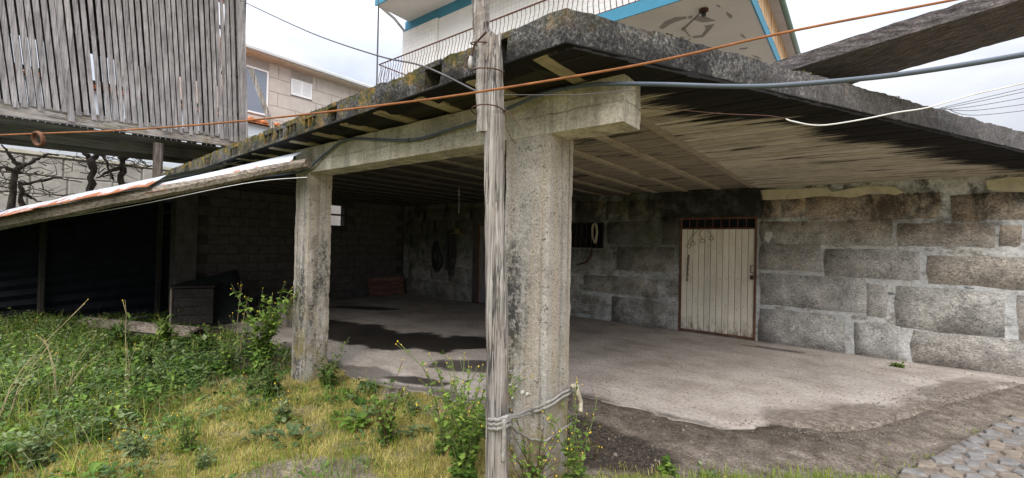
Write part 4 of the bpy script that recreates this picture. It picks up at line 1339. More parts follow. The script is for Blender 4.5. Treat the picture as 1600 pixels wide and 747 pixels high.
rpart([pp(789, 657, -.08), pp(806, 673, .3), cf(828, 686), cf(852, 689), Vector((-1.58, 2.43, cf(855, 689).z)), Vector((-1.59, 2.76, cf(855, 689).z + .01))], .008)
rpart([pp(788, 655, -.085), pp(787, 690, -.08), pp(786, 722, -.075)], .011)
kn = Vector((-1.575, 2.72, cf(855, 628).z + .03))
rpart([kn, kn + Vector((.03, .02, .01)), kn + Vector((.05, .0, -.03)), kn + Vector((.06, .03, -.10)), kn + Vector((.075, .0, -.16))], .017, 'rope_knot', 'rope_pale')

# ------------------------------------------------------------------ cables
def cable(name, pts, r, mat, lab, cat='cable', n=8, sub=6, group=None):
    # smooth polyline through the points
    P_ = [Vector(p) for p in pts]
    out = []
    for i in range(len(P_) - 1):
        p0, p1, p2, p3 = P_[max(i - 1, 0)], P_[i], P_[i + 1], P_[min(i + 2, len(P_) - 1)]
        for t in range(sub):
            u = t / sub
            out.append(0.5 * ((2 * p1) + (p2 - p0) * u + (2 * p0 - 5 * p1 + 4 * p2 - p3) * u * u + (3 * p1 - p0 - 3 * p2 + p3) * u ** 3))
    out.append(P_[-1])
    o = MB().tube(out, r, n).build(name, M[mat], origin=P_[0], smooth=True)
    return tag(o, lab, cat, group)
cable('rusty_cable', [deep(-260, 222, 4.2), deep(0, 211, 3.7), deep(200, 203, 3.2), deep(400, 187, 2.8), deep(600, 164, 2.45), deep(740, 145, 2.27), deep(1000, 101, 2.05), deep(1230, 50, 2.0), deep(1500, -2, 2.0), deep(1750, -50, 2.05), deep(2600, -210, 2.0), deep(5200, -700, 1.6)], .0062, 'rust_cable',
      'long taut rust orange cable crossing the whole yard in front of the post', 'cable')
rg = deep(60, 217, 3.55)
tag(MB().ring(rg, .052, .011, RC @ Vector((.25, .2, -1)), 22, 8).build('iron_ring', M['rust'], origin=rg, smooth=True), 'rusty iron ring threaded on the orange cable below the slatted granary', 'ring')
by = 2.425
cable('black_conduit', [on(405, 277, 1, 2.6), on(470, 268, 1, 2.43), on(505, 243, 1, by), on(535, 221, 1, by), on(560, 217, 1, by), on(640, 219, 1, by), on(700, 204, 1, by), on(760, 184, 1, 2.40), on(800, 167, 1, 2.38), on(850, 146, 1, 2.38), on(910, 134, 1, 2.38), on(960, 131, 1, 2.36), deep(1040, 132, 2.4), deep(1140, 135, 2.3), deep(1230, 133, 2.2), deep(1400, 117, 2.05), deep(1600, 85, 1.9), deep(1800, 45, 1.8), deep(2600, -140, 1.6), deep(5200, -760, 1.2)], .0125, 'conduit',
      'dark conduit running along the beam and off to the right in mid air', 'conduit')
for px_, py_2 in ((885, 138), (640, 219)):
    q_ = on(px_, py_2, 1, 2.385 if px_ > 800 else by)
    tag(MB().ring(q_, .014, .003, (1, -.1, .15), 10, 5).build('cable_clip', M['black_rubber'], origin=q_), 'black clip on the conduit near the ' + ('beam end' if px_ > 800 else 'middle of the beam'), 'clip')
cable('brown_wire', [deep(1003, 170, 2.8), deep(1060, 172, 2.8), deep(1130, 178, 2.75), deep(1200, 181, 2.7), deep(1232, 187, 2.66)], .003, 'rust_dark', 'thin brown wire running from the beam end to the white wire', 'wire', 5)
cable('white_cable', [deep(1228, 186, 2.66), deep(1240, 190, 2.65), deep(1280, 196, 2.6), deep(1340, 188, 2.6), deep(1400, 176, 2.6), deep(1450, 168, 2.6), deep(1520, 148, 2.7), deep(1620, 126, 2.8)], .0045, 'white_wire',
      'thin white wire looping below the slab edge on the right', 'wire', 6)
cable('sagging_wire', [deep(360, -8, 5.5), deep(400, 12, 5.2), deep(490, 53, 4.4), deep(590, 87, 3.4), deep(660, 103, 2.8), deep(745, 143, 2.3)], .006, 'grey_wire',
      'grey wire running from the granary top down to the wooden post', 'wire', 6)
cable('thin_white_line', [deep(-60, 372, 6.2), deep(0, 357, 5.9), deep(200, 323, 5.3), deep(380, 287, 4.7), deep(480, 277, 4.3)], .004, 'white_wire',
      'thin pale line strung under the lean-to rafter', 'line', 5)
cable('thin_black_wire', [deep(785, 148, 2.25), deep(900, 148, 2.25), deep(995, 140, 2.35)], .0022, 'grey_wire', 'very thin wire from the post to the beam end', 'wire', 5)
for i, (y0, y1) in enumerate(((176, 127), (177, 134), (178, 146), (178, 160), (182, 172))):
    cable('service_wire', [deep(1440 + i * 10, y0 - 3 * i, 22), deep(1530, (y0 + y1) / 2 + 3, 22), deep(1700, y1 - 12, 22)], .016, 'grey_wire', f"{('topmost', 'second highest', 'middle', 'second lowest', 'lowest')[i]} of the thin overhead wires against the sky on the right", 'wire', 5, group='overhead wires on the right')
# concrete rail lying on the slab edge
dr_ = ray(-470, 633)                                    # falls away from the camera towards the slab
ra = deep(1238, 109, 3.3) + dr_ * .06
rb = ra - dr_ * 1.15
rl_ = MB()
sxx = Vector((dr_.y, -dr_.x, 0)).normalized() * .86
szz = Vector((0, 0, .105))
rl_.hexa([ra, rb, rb + sxx, ra + sxx, ra + szz, rb + szz, rb + sxx + szz, ra + sxx + szz])
tag(rl_.build('plank_beam', M['rail_concrete'], origin=ra, rough=(.07, .008, 8)), 'long dark weathered plank rising from the slab edge into the sky on the right', 'plank')

# ------------------------------------------------------------------ slatted granary on the left
GX = -11.2
gran = thing('granary', 'raised wooden granary with walls of narrow grey upright slats', 'granary', (GX, 2, 0))
def gshear(y): return lerp(.13, .05, max(0, min(1, y / 4.2)))
def sl(b, y, w, z0, z1, x=GX, d=.022):
    s_ = gshear(y)
    b.hexa([(x, y - w / 2, z0), (x + d, y - w / 2, z0), (x + d, y + w / 2, z0), (x, y + w / 2, z0),
            (x, y - w / 2 - s_ * (z1 - z0), z1), (x + d, y - w / 2 - s_ * (z1 - z0), z1), (x + d, y + w / 2 - s_ * (z1 - z0), z1), (x, y + w / 2 - s_ * (z1 - z0), z1)])
    return b
y = -.9
i = 0
while y < 4.02:
    w = rng.uniform(.064, .078)
    z0 = 3.66 + .03 * y + rng.uniform(-.05, .05) - (.12 if i == 23 else 0)
    sl(MB(), y, w * (1.35 if i == 23 else 1), z0, 7.55 + rng.uniform(-.02, .02)).build('slat', M['slat_wood'], gran)
    y += rng.uniform(.089, .103); i += 1
bs = MB()
y = -.9
while y < 4.1:
    if rng.random() > .10: sl(bs, y, .088, 3.4, 5.3, GX - 1.35)
    sl(bs, y, .104, 5.3, 7.55, GX - 1.352)  # upper boards added solid and dark, to shut out sky and darken the inside
    y += .1
kind(bs.build('back_slat', M['dark_wood'], gran), 'stuff')
es = MB()
x = GX - 1.3
while x < GX - .1:
    es.box(x, x + .065, 4.12, 4.14, 3.7, 7.55); x += .1
kind(es.build('end_slat', M['slat_wood'], gran), 'stuff')
for z in (4.35, 5.2, 6.2):
    MB().box(GX - .05, GX - .003, -1, 4.1, z, z + .07).build('rail', M['dark_wood'], gran)
sy = lambda y_: .03 * y_
MB().hexa([(GX - .12, -1.2, 3.50 - .036), (GX - .004, -1.2, 3.50 - .036), (GX - .004, 4.3, 3.50 + .129), (GX - .12, 4.3, 3.50 + .129),
           (GX - .12, -1.2, 3.76 - .036), (GX - .004, -1.2, 3.76 - .036), (GX - .004, 4.3, 3.74 + .129), (GX - .12, 4.3, 3.74 + .129)]).build('sill_beam', M['sill_wood'], gran, rough=(.14, .012, 4))
sl(MB(), 4.16, .15, 3.3, 7.55, GX + .024, .09).build('corner_post', M['slat_wood'], gran)
MB().beam(on(392, 108, 0, GX + .16), on(428, 205, 0, GX + .45), .10, .10).build('brace', M['post_wood'], gran)
fl = MB().hexa([(GX - 1.4, -1.2, 3.42), (GX - .13, -1.2, 3.42), (GX - .13, 4.2, 3.56), (GX - 1.4, 4.2, 3.56), (GX - 1.4, -1.2, 3.46), (GX - .13, -1.2, 3.46), (GX - .13, 4.2, 3.60), (GX - 1.4, 4.2, 3.60)])
fl.build('floor_board', M['joist_wood'], gran)
MB().hexa([(GX - 1.42, -1.2, 3.16), (GX - 1.28, -1.2, 3.16), (GX - 1.28, 4.1, 3.30), (GX - 1.42, 4.1, 3.30), (GX - 1.42, -1.2, 3.42), (GX - 1.28, -1.2, 3.42), (GX - 1.28, 4.1, 3.56), (GX - 1.42, 4.1, 3.56)]).build('sill_beam', M['joist_wood'], gran)
MB().hexa([(GX - .75, -1.2, 3.2), (GX - .62, -1.2, 3.2), (GX - .62, 4.0, 3.34), (GX - .75, 4.0, 3.34), (GX - .75, -1.2, 3.42), (GX - .62, -1.2, 3.42), (GX - .62, 4.0, 3.56), (GX - .75, 4.0, 3.56)]).build('floor_joist', M['joist_wood'], gran)
MB().hexa([(GX - 1.7, -1.6, 7.56), (GX + .35, -1.6, 7.56), (GX + .35, 4.4, 7.56), (GX - 1.7, 4.4, 7.56), (GX - .72, -1.6, 8.2), (GX - .62, -1.6, 8.2), (GX - .62, 4.4, 8.2), (GX - .72, 4.4, 8.2)]).build('roof', M['roof_tile'], gran)
for (x, y) in ((GX - .1, -.7), (GX - 1.35, -.7), (GX - .08, 2.6), (GX - 1.35, 3.6)):
    MB().tube([(x, y, -.1), (x, y, 3.45)], .085, 8).build('leg', M['vine_bark'], gran, smooth=True)

# ------------------------------------------------------------------ white and blue house above the shed
HX0, HX1, HY0 = -12.55, -1.65, 8.60
house = thing('white_house', 'white tiled house with blue bands and an iron balcony above the shed', 'house', (-7, 11, 0))
MB().box(HX0, HX1 - .03, HY0 + .03, 19, 6.335, 6.56).build('balcony_slab', M['soffit_white'], house)
MB().box(HX0 - .02, HX1, HY0, HY0 + .028, 6.32, 6.575).build('blue_band', M['blue_paint'], house)
MB().box(HX1 - .028, HX1, HY0 + .03, 19, 6.32, 6.575).build('blue_band', M['blue_paint'], house)
MB().box(HX0, -2.2, 15.0, 15.3, 0, 6.33).build('ground_floor_wall', M['render_white'], house)
MB().box(-12.9, -3.3, 10.0, 10.25, 6.56, 9.06).build('upper_wall', M['tile'], house)
MB().box(-12.92, -3.28, 9.97, 10.28, 9.062, 9.46).build('blue_band', M['blue_paint'], house)
MB().box(-12.95, -11.15, 9.90, 9.998, 6.56, 9.055).build('tiled_pier', M['tile'], house)
MB().box(-11.14, -8.9, 9.975, 9.998, 6.56, 9.055).build('white_panel', M['render_white'], house)
MB().box(-12.72, -3.2, 8.62, 16, 9.40, 9.60).build('roof_slab', M['soffit_white'], house)
MB().box(-12.74, -3.2, 8.58, 8.617, 9.37, 9.63).build('roof_fascia', M['blue_paint'], house)
MB().tube([(-12.75, 8.6, 9.5), (-12.78, 9.4, 9.3), (-12.95, 9.95, 9.15), (-12.97, 9.97, 8.9)], .05, 7).build('downpipe', M['gutter_grey'], house)
# balcony railing
rail = link('railing', None, house, (HX0, HY0 + .03, 6.56))
MB().tube([(HX0 + .02, HY0 + .05, 7.38), (HX1 - .02, HY0 + .05, 7.38)], .02, 6).build('top_rail', M['rust'], rail)
MB().tube([(HX0 + .02, HY0 + .05, 6.61), (HX1 - .02, HY0 + .05, 6.61)], .014, 6).build('bottom_rail', M['rust'], rail)
MB().tube([(HX0 + .02, HY0 + .05, 7.38), (HX0 + .02, 10.0, 7.38)], .018, 6).build('top_rail', M['rust'], rail)
MB().tube([(HX0 + .02, HY0 + .05, 6.61), (HX0 + .02, 10.0, 6.61)], .014, 6).build('bottom_rail', M['rust'], rail)
balm = MB().tube([(0, 0, 0), (0, -.05, .13), (0, -.065, .25), (0, -.02, .45), (0, .02, .6), (0, 0, .77)], .010, 4).mesh('baluster', M['rust_dark'], (0, 0, 0))
x = HX0 + .1
while x < -3.2:
    link('baluster', balm, rail, (x, HY0 + .05, 6.61)); x += .135
for i in range(10):
    link('baluster', balm, rail, (HX0 + .02, HY0 + .15 + i * .135, 6.61), rot=(0, 0, R(-90)))
MB().tube([(HX0, HY0, 5.6), (HX0, HY0 - .01, 9.5)], .028, 6).build('balcony_post', M['grey_wire'], house)
# peeling patches and lamp under the balcony
def peel(pts):
    w = [on(px, py, 2, 6.331) for px, py in pts]
    b = MB()
    n = len(w)
    b.add(w + [p + Vector((0, 0, .006)) for p in w], [tuple(range(n))] + [(i, (i + 1) % n, n + (i + 1) % n, n + i) for i in range(n)])
    b.build('peeled_patch', M['peeled'], house)
def Z(pts): return [(920 + a_ / 4.706, b_ / 4.706) for a_, b_ in pts]
peel(Z([(515, 205), (560, 160), (630, 128), (715, 122), (725, 135), (650, 158), (600, 178), (545, 215)]))
peel(Z([(730, 122), (762, 114), (760, 132), (735, 140)]))
peel(Z([(770, 145), (800, 122), (850, 118), (900, 140), (935, 152), (880, 162), (830, 165)]))
peel(Z([(760, 268), (830, 258), (860, 215), (850, 190), (925, 178), (905, 205), (870, 245), (840, 275), (770, 282)]))
peel(Z([(935, 32), (965, 42), (968, 58), (945, 50)]))
peel(Z([(1010, 85), (1055, 115), (1050, 138), (1030, 128), (1012, 105)]))
peel(Z([(1112, 252), (1135, 255), (1160, 285), (1130, 275)]))
peel(Z([(1105, 358), (1170, 350), (1165, 360), (1110, 366)]))
peel(Z([(1195, 405), (1240, 415), (1275, 438), (1230, 425)]))
lp = on(920 + 845 / 4.706, 70 / 4.706, 2, 6.33)
lamp = link('ceiling_lamp', None, house, lp)
MB().tube([lp, lp + Vector((0, 0, -.04))], .09, 10).build('lamp_base', M['rust_dark'], lamp)
MB().tube([lp + Vector((0, 0, -.04)), lp + Vector((0, 0, -.13))], .045, 8).build('lamp_socket', M['black_rubber'], lamp)
l2, l3 = on(920 + 700 / 4.706, 215 / 4.706, 2, 6.318), on(920 + 745 / 4.706, 270 / 4.706, 2, 6.318)
MB().tube([lp + Vector((0, 0, -.012)), l2, l3], .014, 5).build('lamp_cable', M['peeled'], house)
MB().tube([l2 + Vector((0, 0, .013)), l2 + Vector((0, 0, -.02))], .05, 8).build('junction_box', M['peeled'], house)
# tan slatted cladding and gutter on the side
MB().box(HX1 - .2, HX1 - .06, HY0 + 1.4, 19, 6.58, 7.12).build('side_wall', M['render_white'], house)
slm = MB().box(-.02, .02, -.04, .04, -.01, .54).mesh('cladding_slat', M['tan_slat'])
y = 9.0
while y < 17.5:
    link('cladding_slat', slm, house, (HX1 - .02 + rng.uniform(-.012, .012), y, 6.59)); y += .105
MB().box(HX1 - .6, HX1 + .20, 8.8, 19, 7.13, 7.17).build('eave_board', M['grey_paint'], house)
MB().tube([(HX1 + .255, 8.8, 7.16), (HX1 + .255, 19, 7.16)], .06, 8).build('gutter', M['green_gutter'], house, smooth=True)

# ------------------------------------------------------------------ beige house and tiled annex in the background
BX = -20.5
bh = thing('beige_house', 'beige stone clad house with a grey gutter behind the shed', 'house', (BX, 9, 0))
ez = on(470, 101, 0, BX + .5).z
MB().box(BX - 6, BX - .02, 4.5, 15.5, 0, ez - .05).build('wall', M['beige_joint'], bh)
w1a, w1b = on(397, 105, 0, BX), on(418, 182, 0, BX)
w2a, w2b = on(455, 122, 0, BX), on(487, 155, 0, BX)
WINS = [(w1a.y - 0.7, w1b.y, on(410, 180, 0, BX).z, on(410, 109, 0, BX).z), (w2a.y, w2b.y, on(471, 152, 0, BX).z, on(471, 127, 0, BX).z)]
z = 5.6
row = 0
ph = 0.62
while z < ez - .1:
    y = 4.5 - (row % 2) * .8
    while y < 15.4:
        y2 = y + 1.75
        za, zb = z, min(z + ph - .02, ez - .08)
        parts_ = [(max(y, 4.5), min(y2 - .02, 15.4))]
        for (wa, wb, wz0, wz1) in WINS:
            if zb > wz0 - .02 and za < wz1 + .02:
                new = []
                for (a_, c_) in parts_:
                    if c_ <= wa or a_ >= wb: new.append((a_, c_))
                    else:
                        if a_ < wa - .05: new.append((a_, wa - .02))
                        if c_ > wb + .05: new.append((wb + .02, c_))
                parts_ = new
        for (a_, c_) in parts_:
            if c_ - a_ > .05: MB().box(BX - .03, BX + rng.uniform(0, .008), a_, c_, za, zb).build('cladding_panel', M['beige_stone'], bh)
        y = y2
    z += ph; row += 1
for n_, (a_, c_, z0, z1) in enumerate(WINS):
    w = link('window', None, bh, (BX, a_, z0))
    f_ = MB()
    t = .07
    f_.box(BX - .01, BX + .03, a_, a_ + t, z0, z1).box(BX - .01, BX + .03, c_ - t, c_, z0, z1)
    f_.box(BX - .01, BX + .028, a_ + t, c_ - t, z0, z0 + t).box(BX - .01, BX + .028, a_ + t, c_ - t, z1 - t, z1)
    if n_ == 1: f_.box(BX - .01, BX + .029, (a_ + c_) / 2 - .05, (a_ + c_) / 2 + .05, z0 + t, z1 - t)
    f_.build('frame', M['window_white'], w)
    if n_ == 0: MB().box(BX - .02, BX - .005, a_ + t, c_ - t, z0 + t, z1 - t).build('pane', M['glass'], w)
    else:
        for k_ in range(8):
            zz = lerp(z0 + t, z1 - t, k_ / 8)
            for (u0, u1) in ((a_ + t, (a_ + c_) / 2 - .05), ((a_ + c_) / 2 + .05, c_ - t)):
                dz = (z1 - z0 - 2 * t) / 8
                MB().hexa([(BX + .02, u0, zz), (BX + .03, u0, zz), (BX + .03, u1, zz), (BX + .02, u1, zz), (BX - .01, u0, zz + dz * 1.05), (BX + .0, u0, zz + dz * 1.05), (BX + .0, u1, zz + dz * 1.05), (BX - .01, u1, zz + dz * 1.05)]).build('louver_slat', M['window_white'], w)
MB().box(BX - .02, BX + .44, 3.5, 15.6, ez - .09, ez - .03).build('eave_board', M['cream'], bh)
MB().box(BX + .42, BX + .56, 3.4, 15.7, ez - .05, ez + .12).build('gutter', M['gutter_grey'], bh, bevel=.03)
MB().hexa([(BX - 6, 3.4, ez), (BX + .45, 3.4, ez), (BX + .45, 15.7, ez), (BX - 6, 15.7, ez), (BX - 6, 3.4, ez + .15), (BX + .5, 3.4, ez + .13), (BX + .5, 15.7, ez + .13), (BX - 6, 15.7, ez + .15)]).build('roof', M['gutter_grey'], bh)
ax = thing('tiled_annex', 'low annex with a strip of orange roof tiles over a pale blue wall', 'annex', (-17, 4, 0))
AZ = 5.72
MB().box(-20.3, -17.05, -6, 8.4, 0, AZ - .08).build('wall', M['pale_blue_wall'], ax)
MB().hexa([(-20.35, -6.2, AZ + .5), (-16.9, -6.2, AZ - .06), (-16.9, 8.5, AZ - .06), (-20.35, 8.5, AZ + .5), (-20.35, -6.2, AZ + .6), (-16.9, -6.2, AZ), (-16.9, 8.5, AZ), (-20.35, 8.5, AZ + .6)]).build('roof', M['roof_tile'], ax)
tm = MB()
for i in range(8):
    a_ = math.pi * i / 7
tv = []
for xx, zz, rr_ in ((.0, .0, .10), (-3.3, .56, .085)):
    for i in range(7):
        a_ = math.pi * i / 6
        tv.append((xx, math.cos(a_) * rr_, zz + math.sin(a_) * rr_))
tm.add(tv, [(i, i + 1, 8 + i, 7 + i) for i in range(6)] + [tuple(range(7))])
tmesh = tm.mesh('roof_tile', M['roof_tile'], smooth=False)
y = -5
while y < 8.4:
    link('roof_tile', tmesh, ax, (-16.86 + rng.uniform(-.02, .02), y, AZ + .005)); y += .23
gw = thing('garden_wall', 'pale stone garden wall behind the bare vines', 'wall', (-16.4, 3, 0))
MB().box(-16.75, -16.42, -8, 9, -.1, 3.55).build('core', M['beige_joint'], gw)
MB().box(-16.8, -16.36, -8, 9, 3.55, 3.63).build('coping', M['cream'], gw)
z = 1.6
row = 0
while z < 3.5:
    y = -.4 - (row % 2) * .3
    while y < 6.5:
        L = rng.uniform(.6, 1.1)
        MB().box(-16.44, -16.40 + rng.uniform(0, .03), y, y + L - .03, z, min(z + .46, 3.54)).build('stone', M['annex_stone'], gw, bevel=.02)
        y += L
    z += .48; row += 1

# ------------------------------------------------------------------ bare vines
VX = -13.4
def vine(lab, trunk, arms, r0, seed):
    r = random.Random(seed)
    w = [on(px, py, 0, VX) for px, py in trunk]
    b0 = Vector((VX, w[0].y, -.1))
    v_ = thing('grape_vine', lab, 'vine', (VX, w[0].y, 0), 'bare vines behind the lean-to')
    def knot(pts, ra, rb_, name):
        out, rr_ = [], []
        for i in range(len(pts) - 1):
            for t in range(4):
                u = t / 4
                p = pts[i].lerp(pts[i + 1], u)
                out.append(p + Vector((r.uniform(-.04, .04), r.uniform(-.025, .025), r.uniform(-.02, .02))))
                f_ = (i + u) / (len(pts) - 1)
                rr_.append(lerp(ra, rb_, f_) * r.uniform(.8, 1.25))
        out.append(pts[-1]); rr_.append(rb_)
        MB().tube(out, rr_, 7).build(name, M['vine_bark'], v_, smooth=True)
    knot([b0] + w, r0 * 1.1, r0 * .8, 'trunk')
    for a_ in arms:
        pts = [on(px, py, 0, VX + r.uniform(-.15, .15)) for px, py in a_]
        knot(pts, r0 * .75, r0 * .22, 'branch')
    for k_ in range(15):
        s_ = w[-1] + Vector((r.uniform(-.2, .2), r.uniform(-.4, .4), r.uniform(-.3, .1)))
        pts = [s_]
        for q in range(5): pts.append(pts[-1] + Vector((r.uniform(-.1, .1), r.uniform(-.22, .22), r.uniform(-.12, .16))))
        MB().tube(pts, [.010, .009, .008, .007, .006, .004], 4).build('twig', M['vine_bark'], v_)
vine('gnarled bare vine at the far left edge reaching a long arm to the right', [(18, 300), (24, 268), (30, 255)], [[(28, 262), (45, 255), (62, 245), (75, 240), (92, 243)], [(28, 258), (14, 240), (2, 226)], [(30, 270), (10, 262), (-10, 258)]], .065, 1)
vine('knotted bare vine with a hooked arm left of centre of the gap', [(142, 305), (144, 268), (142, 250)], [[(142, 255), (150, 240), (162, 243), (170, 262), (178, 282)], [(142, 250), (130, 238), (122, 232)]], .075, 2)
vine('straight bare vine trunk forking under the granary floor', [(190, 290), (191, 262), (192, 246)], [[(191, 250), (204, 240), (224, 232)], [(192, 248), (180, 238), (172, 232)], [(187, 262), (166, 270), (150, 278)]], .062, 3)
vine('short mossy vine between the two knotted ones', [(36, 330), (33, 300), (32, 285)], [[(32, 290), (60, 282), (92, 278), (128, 285)], [(34, 300), (50, 310), (70, 318)]], .045, 4)
# ------------------------------------------------------------------ plants
SHAPES = {
    'lobed': ([0, .12, .28, .42, .58, .72, .86, 1], [.04, .30, .14, .44, .20, .50, .30, 0]),
    'oval': ([0, .2, .45, .7, 1], [.05, .40, .50, .38, 0]),
    'lance': ([0, .2, .45, .7, .88, 1], [.08, .20, .26, .22, .12, 0]),
    'small': ([0, .4, 1], [.06, .45, 0]),
}
def leaf(b, base, d, up, L, W, shape, tone, droop=.35, fold=.25):
    ts, ws = SHAPES[shape]
    d = d.normalized()
    s = d.cross(up)
    if s.length < 1e-4: s = d.orthogonal()
    s.normalize()
    u = s.cross(d).normalized()
    vv, ff = [], []
    for t, w in zip(ts, ws):
        c = base + d * (L * t) + u * (L * (.18 * t - droop * t * t))
        o = s * (w * W)
        f = u * (w * W * fold)
        vv += [c - o + f, c, c + o + f]
    for i in range(len(ts) - 1):
        a = i * 3
        ff += [(a, a + 1, a + 4, a + 3), (a + 1, a + 2, a + 5, a + 4)]
    b.add(vv, ff, tone)
def rdir(r, el0, el1):
    a, e = r.uniform(0, 6.283), r.uniform(el0, el1)
    return Vector((math.cos(a) * math.cos(e), math.sin(a) * math.cos(e), math.sin(e)))
UP = Vector((0, 0, 1))
def weed(name, lab, loc, h, seed, leafmat='leaf_green', shape='lobed', stems=4, density=9, L=.10, W=.06, spread=.25, flowers=6, stemmat='green_stem', group=None, bushy=.6, lean=(0, 0)):
    r = random.Random(seed)
    loc = Vector(loc)
    loc.z = (gz(loc.x, loc.y) if loc.y < pad_front(loc.x) else 0.0) - .01
    t_ = thing(name, lab, 'weed', loc, group)
    st, lf, fl = MB(), MB(), MB()
    for s_ in range(stems):
        hh = h * (1 if s_ == 0 else r.uniform(.45, .9))
        a = r.uniform(0, 6.28)
        out = Vector((math.cos(a), math.sin(a), 0)) * spread * hh * r.uniform(.3, 1) + Vector((lean[0], lean[1], 0)) * hh
        p0 = loc + Vector((r.uniform(-.04, .04), r.uniform(-.04, .04), 0))
        pts = [p0 + out * (t / 6) ** 1.9 + Vector((r.uniform(-.012, .012), r.uniform(-.012, .012), hh * t / 6)) for t in range(7)]
        st.tube(pts, [max(.0016, .0055 * (1 - t / 7.5)) for t in range(7)], 5)
        n = max(3, int(density * hh / h))
        for q in range(n):
            t = lerp(.06, .97, q / n) + r.uniform(-.03, .03)
            k_ = max(0, min(5.999, t * 6))
            p = pts[int(k_)].lerp(pts[int(k_) + 1], k_ - int(k_))
            k2 = (1 - bushy * t)
            for _ in range(2 if density < 14 else 3):
                d = rdir(r, -.25, 1.1)
                leaf(lf, p, d, UP, L * k2 * r.uniform(.7, 1.25), W * k2 * r.uniform(.75, 1.2), shape, r.uniform(.1, .75) + .25 * t, r.uniform(.2, .6))
        for q in range((flowers + 1) // 2 if s_ < 2 else flowers // 4):
            p = pts[-1] + Vector((r.uniform(-.03, .03), r.uniform(-.03, .03), r.uniform(-.06, .02)))
            st.tube([pts[5], p], .0014, 4)
            rad = r.uniform(.0035, .0065)
            fl.add([p + Vector((rad, 0, 0)), p + Vector((0, rad, 0)), p + Vector((-rad, 0, 0)), p + Vector((0, -rad, 0)), p + Vector((0, 0, rad)), p + Vector((0, 0, -rad * 1.5))],
                   [(0, 1, 4), (1, 2, 4), (2, 3, 4), (3, 0, 4), (1, 0, 5), (2, 1, 5), (3, 2, 5), (0, 3, 5)])
    st.build('stem', M[stemmat], t_)
    lf.build('foliage', M[leafmat], t_, smooth=True)
    if fl.v: kind(fl.build('flower', M['yellow_flower'], t_), 'stuff')
    return t_
def G(px, py): return on(px, py, 2, -.03)
weed('tall_weed', 'tall bushy weed climbing beside the left edge of the far column', G(408, 592), 1.25, 1, 'leaf_green', 'lobed', 24, 20, .085, .065, .5, 4, bushy=.35)
weed('tall_weed', 'thin upright weed with sparse leaves and seed heads left of the bushy one', G(376, 560), 1.02, 2, 'leaf_bluish', 'oval', 3, 7, .06, .035, .25, 5, 'dry_stem')
weed('thistle', 'leafy dark thistle at the foot of the far column, right side', G(514, 606), .52, 3, 'leaf_dark', 'lobed', 16, 11, .085, .06, .6, 2)
weed('thistle', 'spiky bluish weed in the moss left of centre, half way to the near post', G(605, 690), .62, 4, 'leaf_green', 'lobed', 14, 11, .07, .05, .6, 3, 'rust_dark')
weed('tall_weed', 'bright green leafy weed clump touching the left side of the wooden post', G(724, 752), .92, 5, 'leaf_green', 'lobed', 40, 15, .066, .055, .62, 6)
weed('tall_weed', 'slim upright weed standing just left of the post clump', G(694, 705), .74, 6, 'leaf_green', 'lobed', 9, 12, .06, .045, .45, 5)
weed('tall_weed', 'yellow flowering weed at the right foot of the near column', G(899, 760), .70, 7, 'leaf_green', 'lobed', 14, 10, .065, .05, .5, 8)
weed('tall_weed', 'small reddish seeding weed on the damp soil right of the near column', G(934, 712), .26, 8, 'leaf_bluish', 'small', 3, 5, .035, .03, .35, 3, 'rust_dark')
weed('tall_weed', 'weed in front of the near column base with purplish stalks', G(832, 776), .48, 9, 'leaf_green', 'oval', 22, 9, .055, .04, .7, 5, 'rust_dark')
weed('tall_weed', 'short weed in the moss between the far column and the bluish weed', G(444, 655), .34, 10, 'leaf_bluish', 'lobed', 6, 8, .08, .06, .4, 4)
weed('tall_weed', 'pale leaved weed at the bottom left corner of the yard', G(60, 728), .42, 11, 'leaf_bluish', 'lobed', 14, 9, .08, .055, .7, 2)
weed('tall_weed', 'feathery light green weed in the front left of the yard', G(292, 700), .46, 12, 'leaf_green', 'lance', 14, 12, .08, .025, .4, 2)
weed('tall_weed', 'low broad weed in the front yard left of the feathery one', G(215, 715), .30, 13, 'leaf_bluish', 'lobed', 13, 8, .07, .05, .8, 5)
weed('tall_weed', 'mid height leafy weed in the green patch between the crate and the bushy weed', G(352, 590), .72, 31, 'leaf_green', 'lobed', 16, 13, .075, .055, .5, 3)
weed('tall_weed', 'leafy weed clump right below the bushy weed beside the far column', G(425, 622), .46, 32, 'leaf_dark', 'lobed', 16, 11, .075, .055, .6, 2)
weed('dock_plant', 'dark dock with long lance leaves before the ridged sheet, left one', G(182, 552), .50, 14, 'leaf_dark', 'lance', 5, 8, .28, .13, .35, 0)
weed('dock_plant', 'green dock with long lance leaves near the right end of the ridged sheet', G(262, 548), .48, 15, 'leaf_green', 'lance', 6, 8, .26, .11, .45, 0)
weed('dock_plant', 'dark dock at the right end of the ridged sheet', G(318, 552), .36, 16, 'leaf_dark', 'lance', 5, 7, .24, .11, .5, 0)
weed('dry_stalk', 'tall seeding stalk standing in front of the ridged sheet', G(200, 612), .92, 17, 'leaf_bluish', 'small', 3, 6, .06, .035, .18, 6, 'dry_stem')
weed('dry_stalk', 'leaning dry stalk with a yellow flower at the far left', G(4, 668), .98, 18, 'leaf_bluish', 'small', 4, 4, .05, .03, .15, 4, 'dry_stem', lean=(-.30, .45))
weed('dry_stalk', 'bunch of bent dry stalks left of the tall seeding stalk', G(90, 640), .66, 19, 'leaf_bluish', 'small', 8, 4, .045, .025, .5, 3, 'dry_stem', lean=(-.15, .25))
weed('seedling', 'single small green seedling growing from the concrete floor', on(688, 554, 2, 0), .08, 20, 'leaf_green', 'oval', 3, 3, .06, .04, .5, 0)
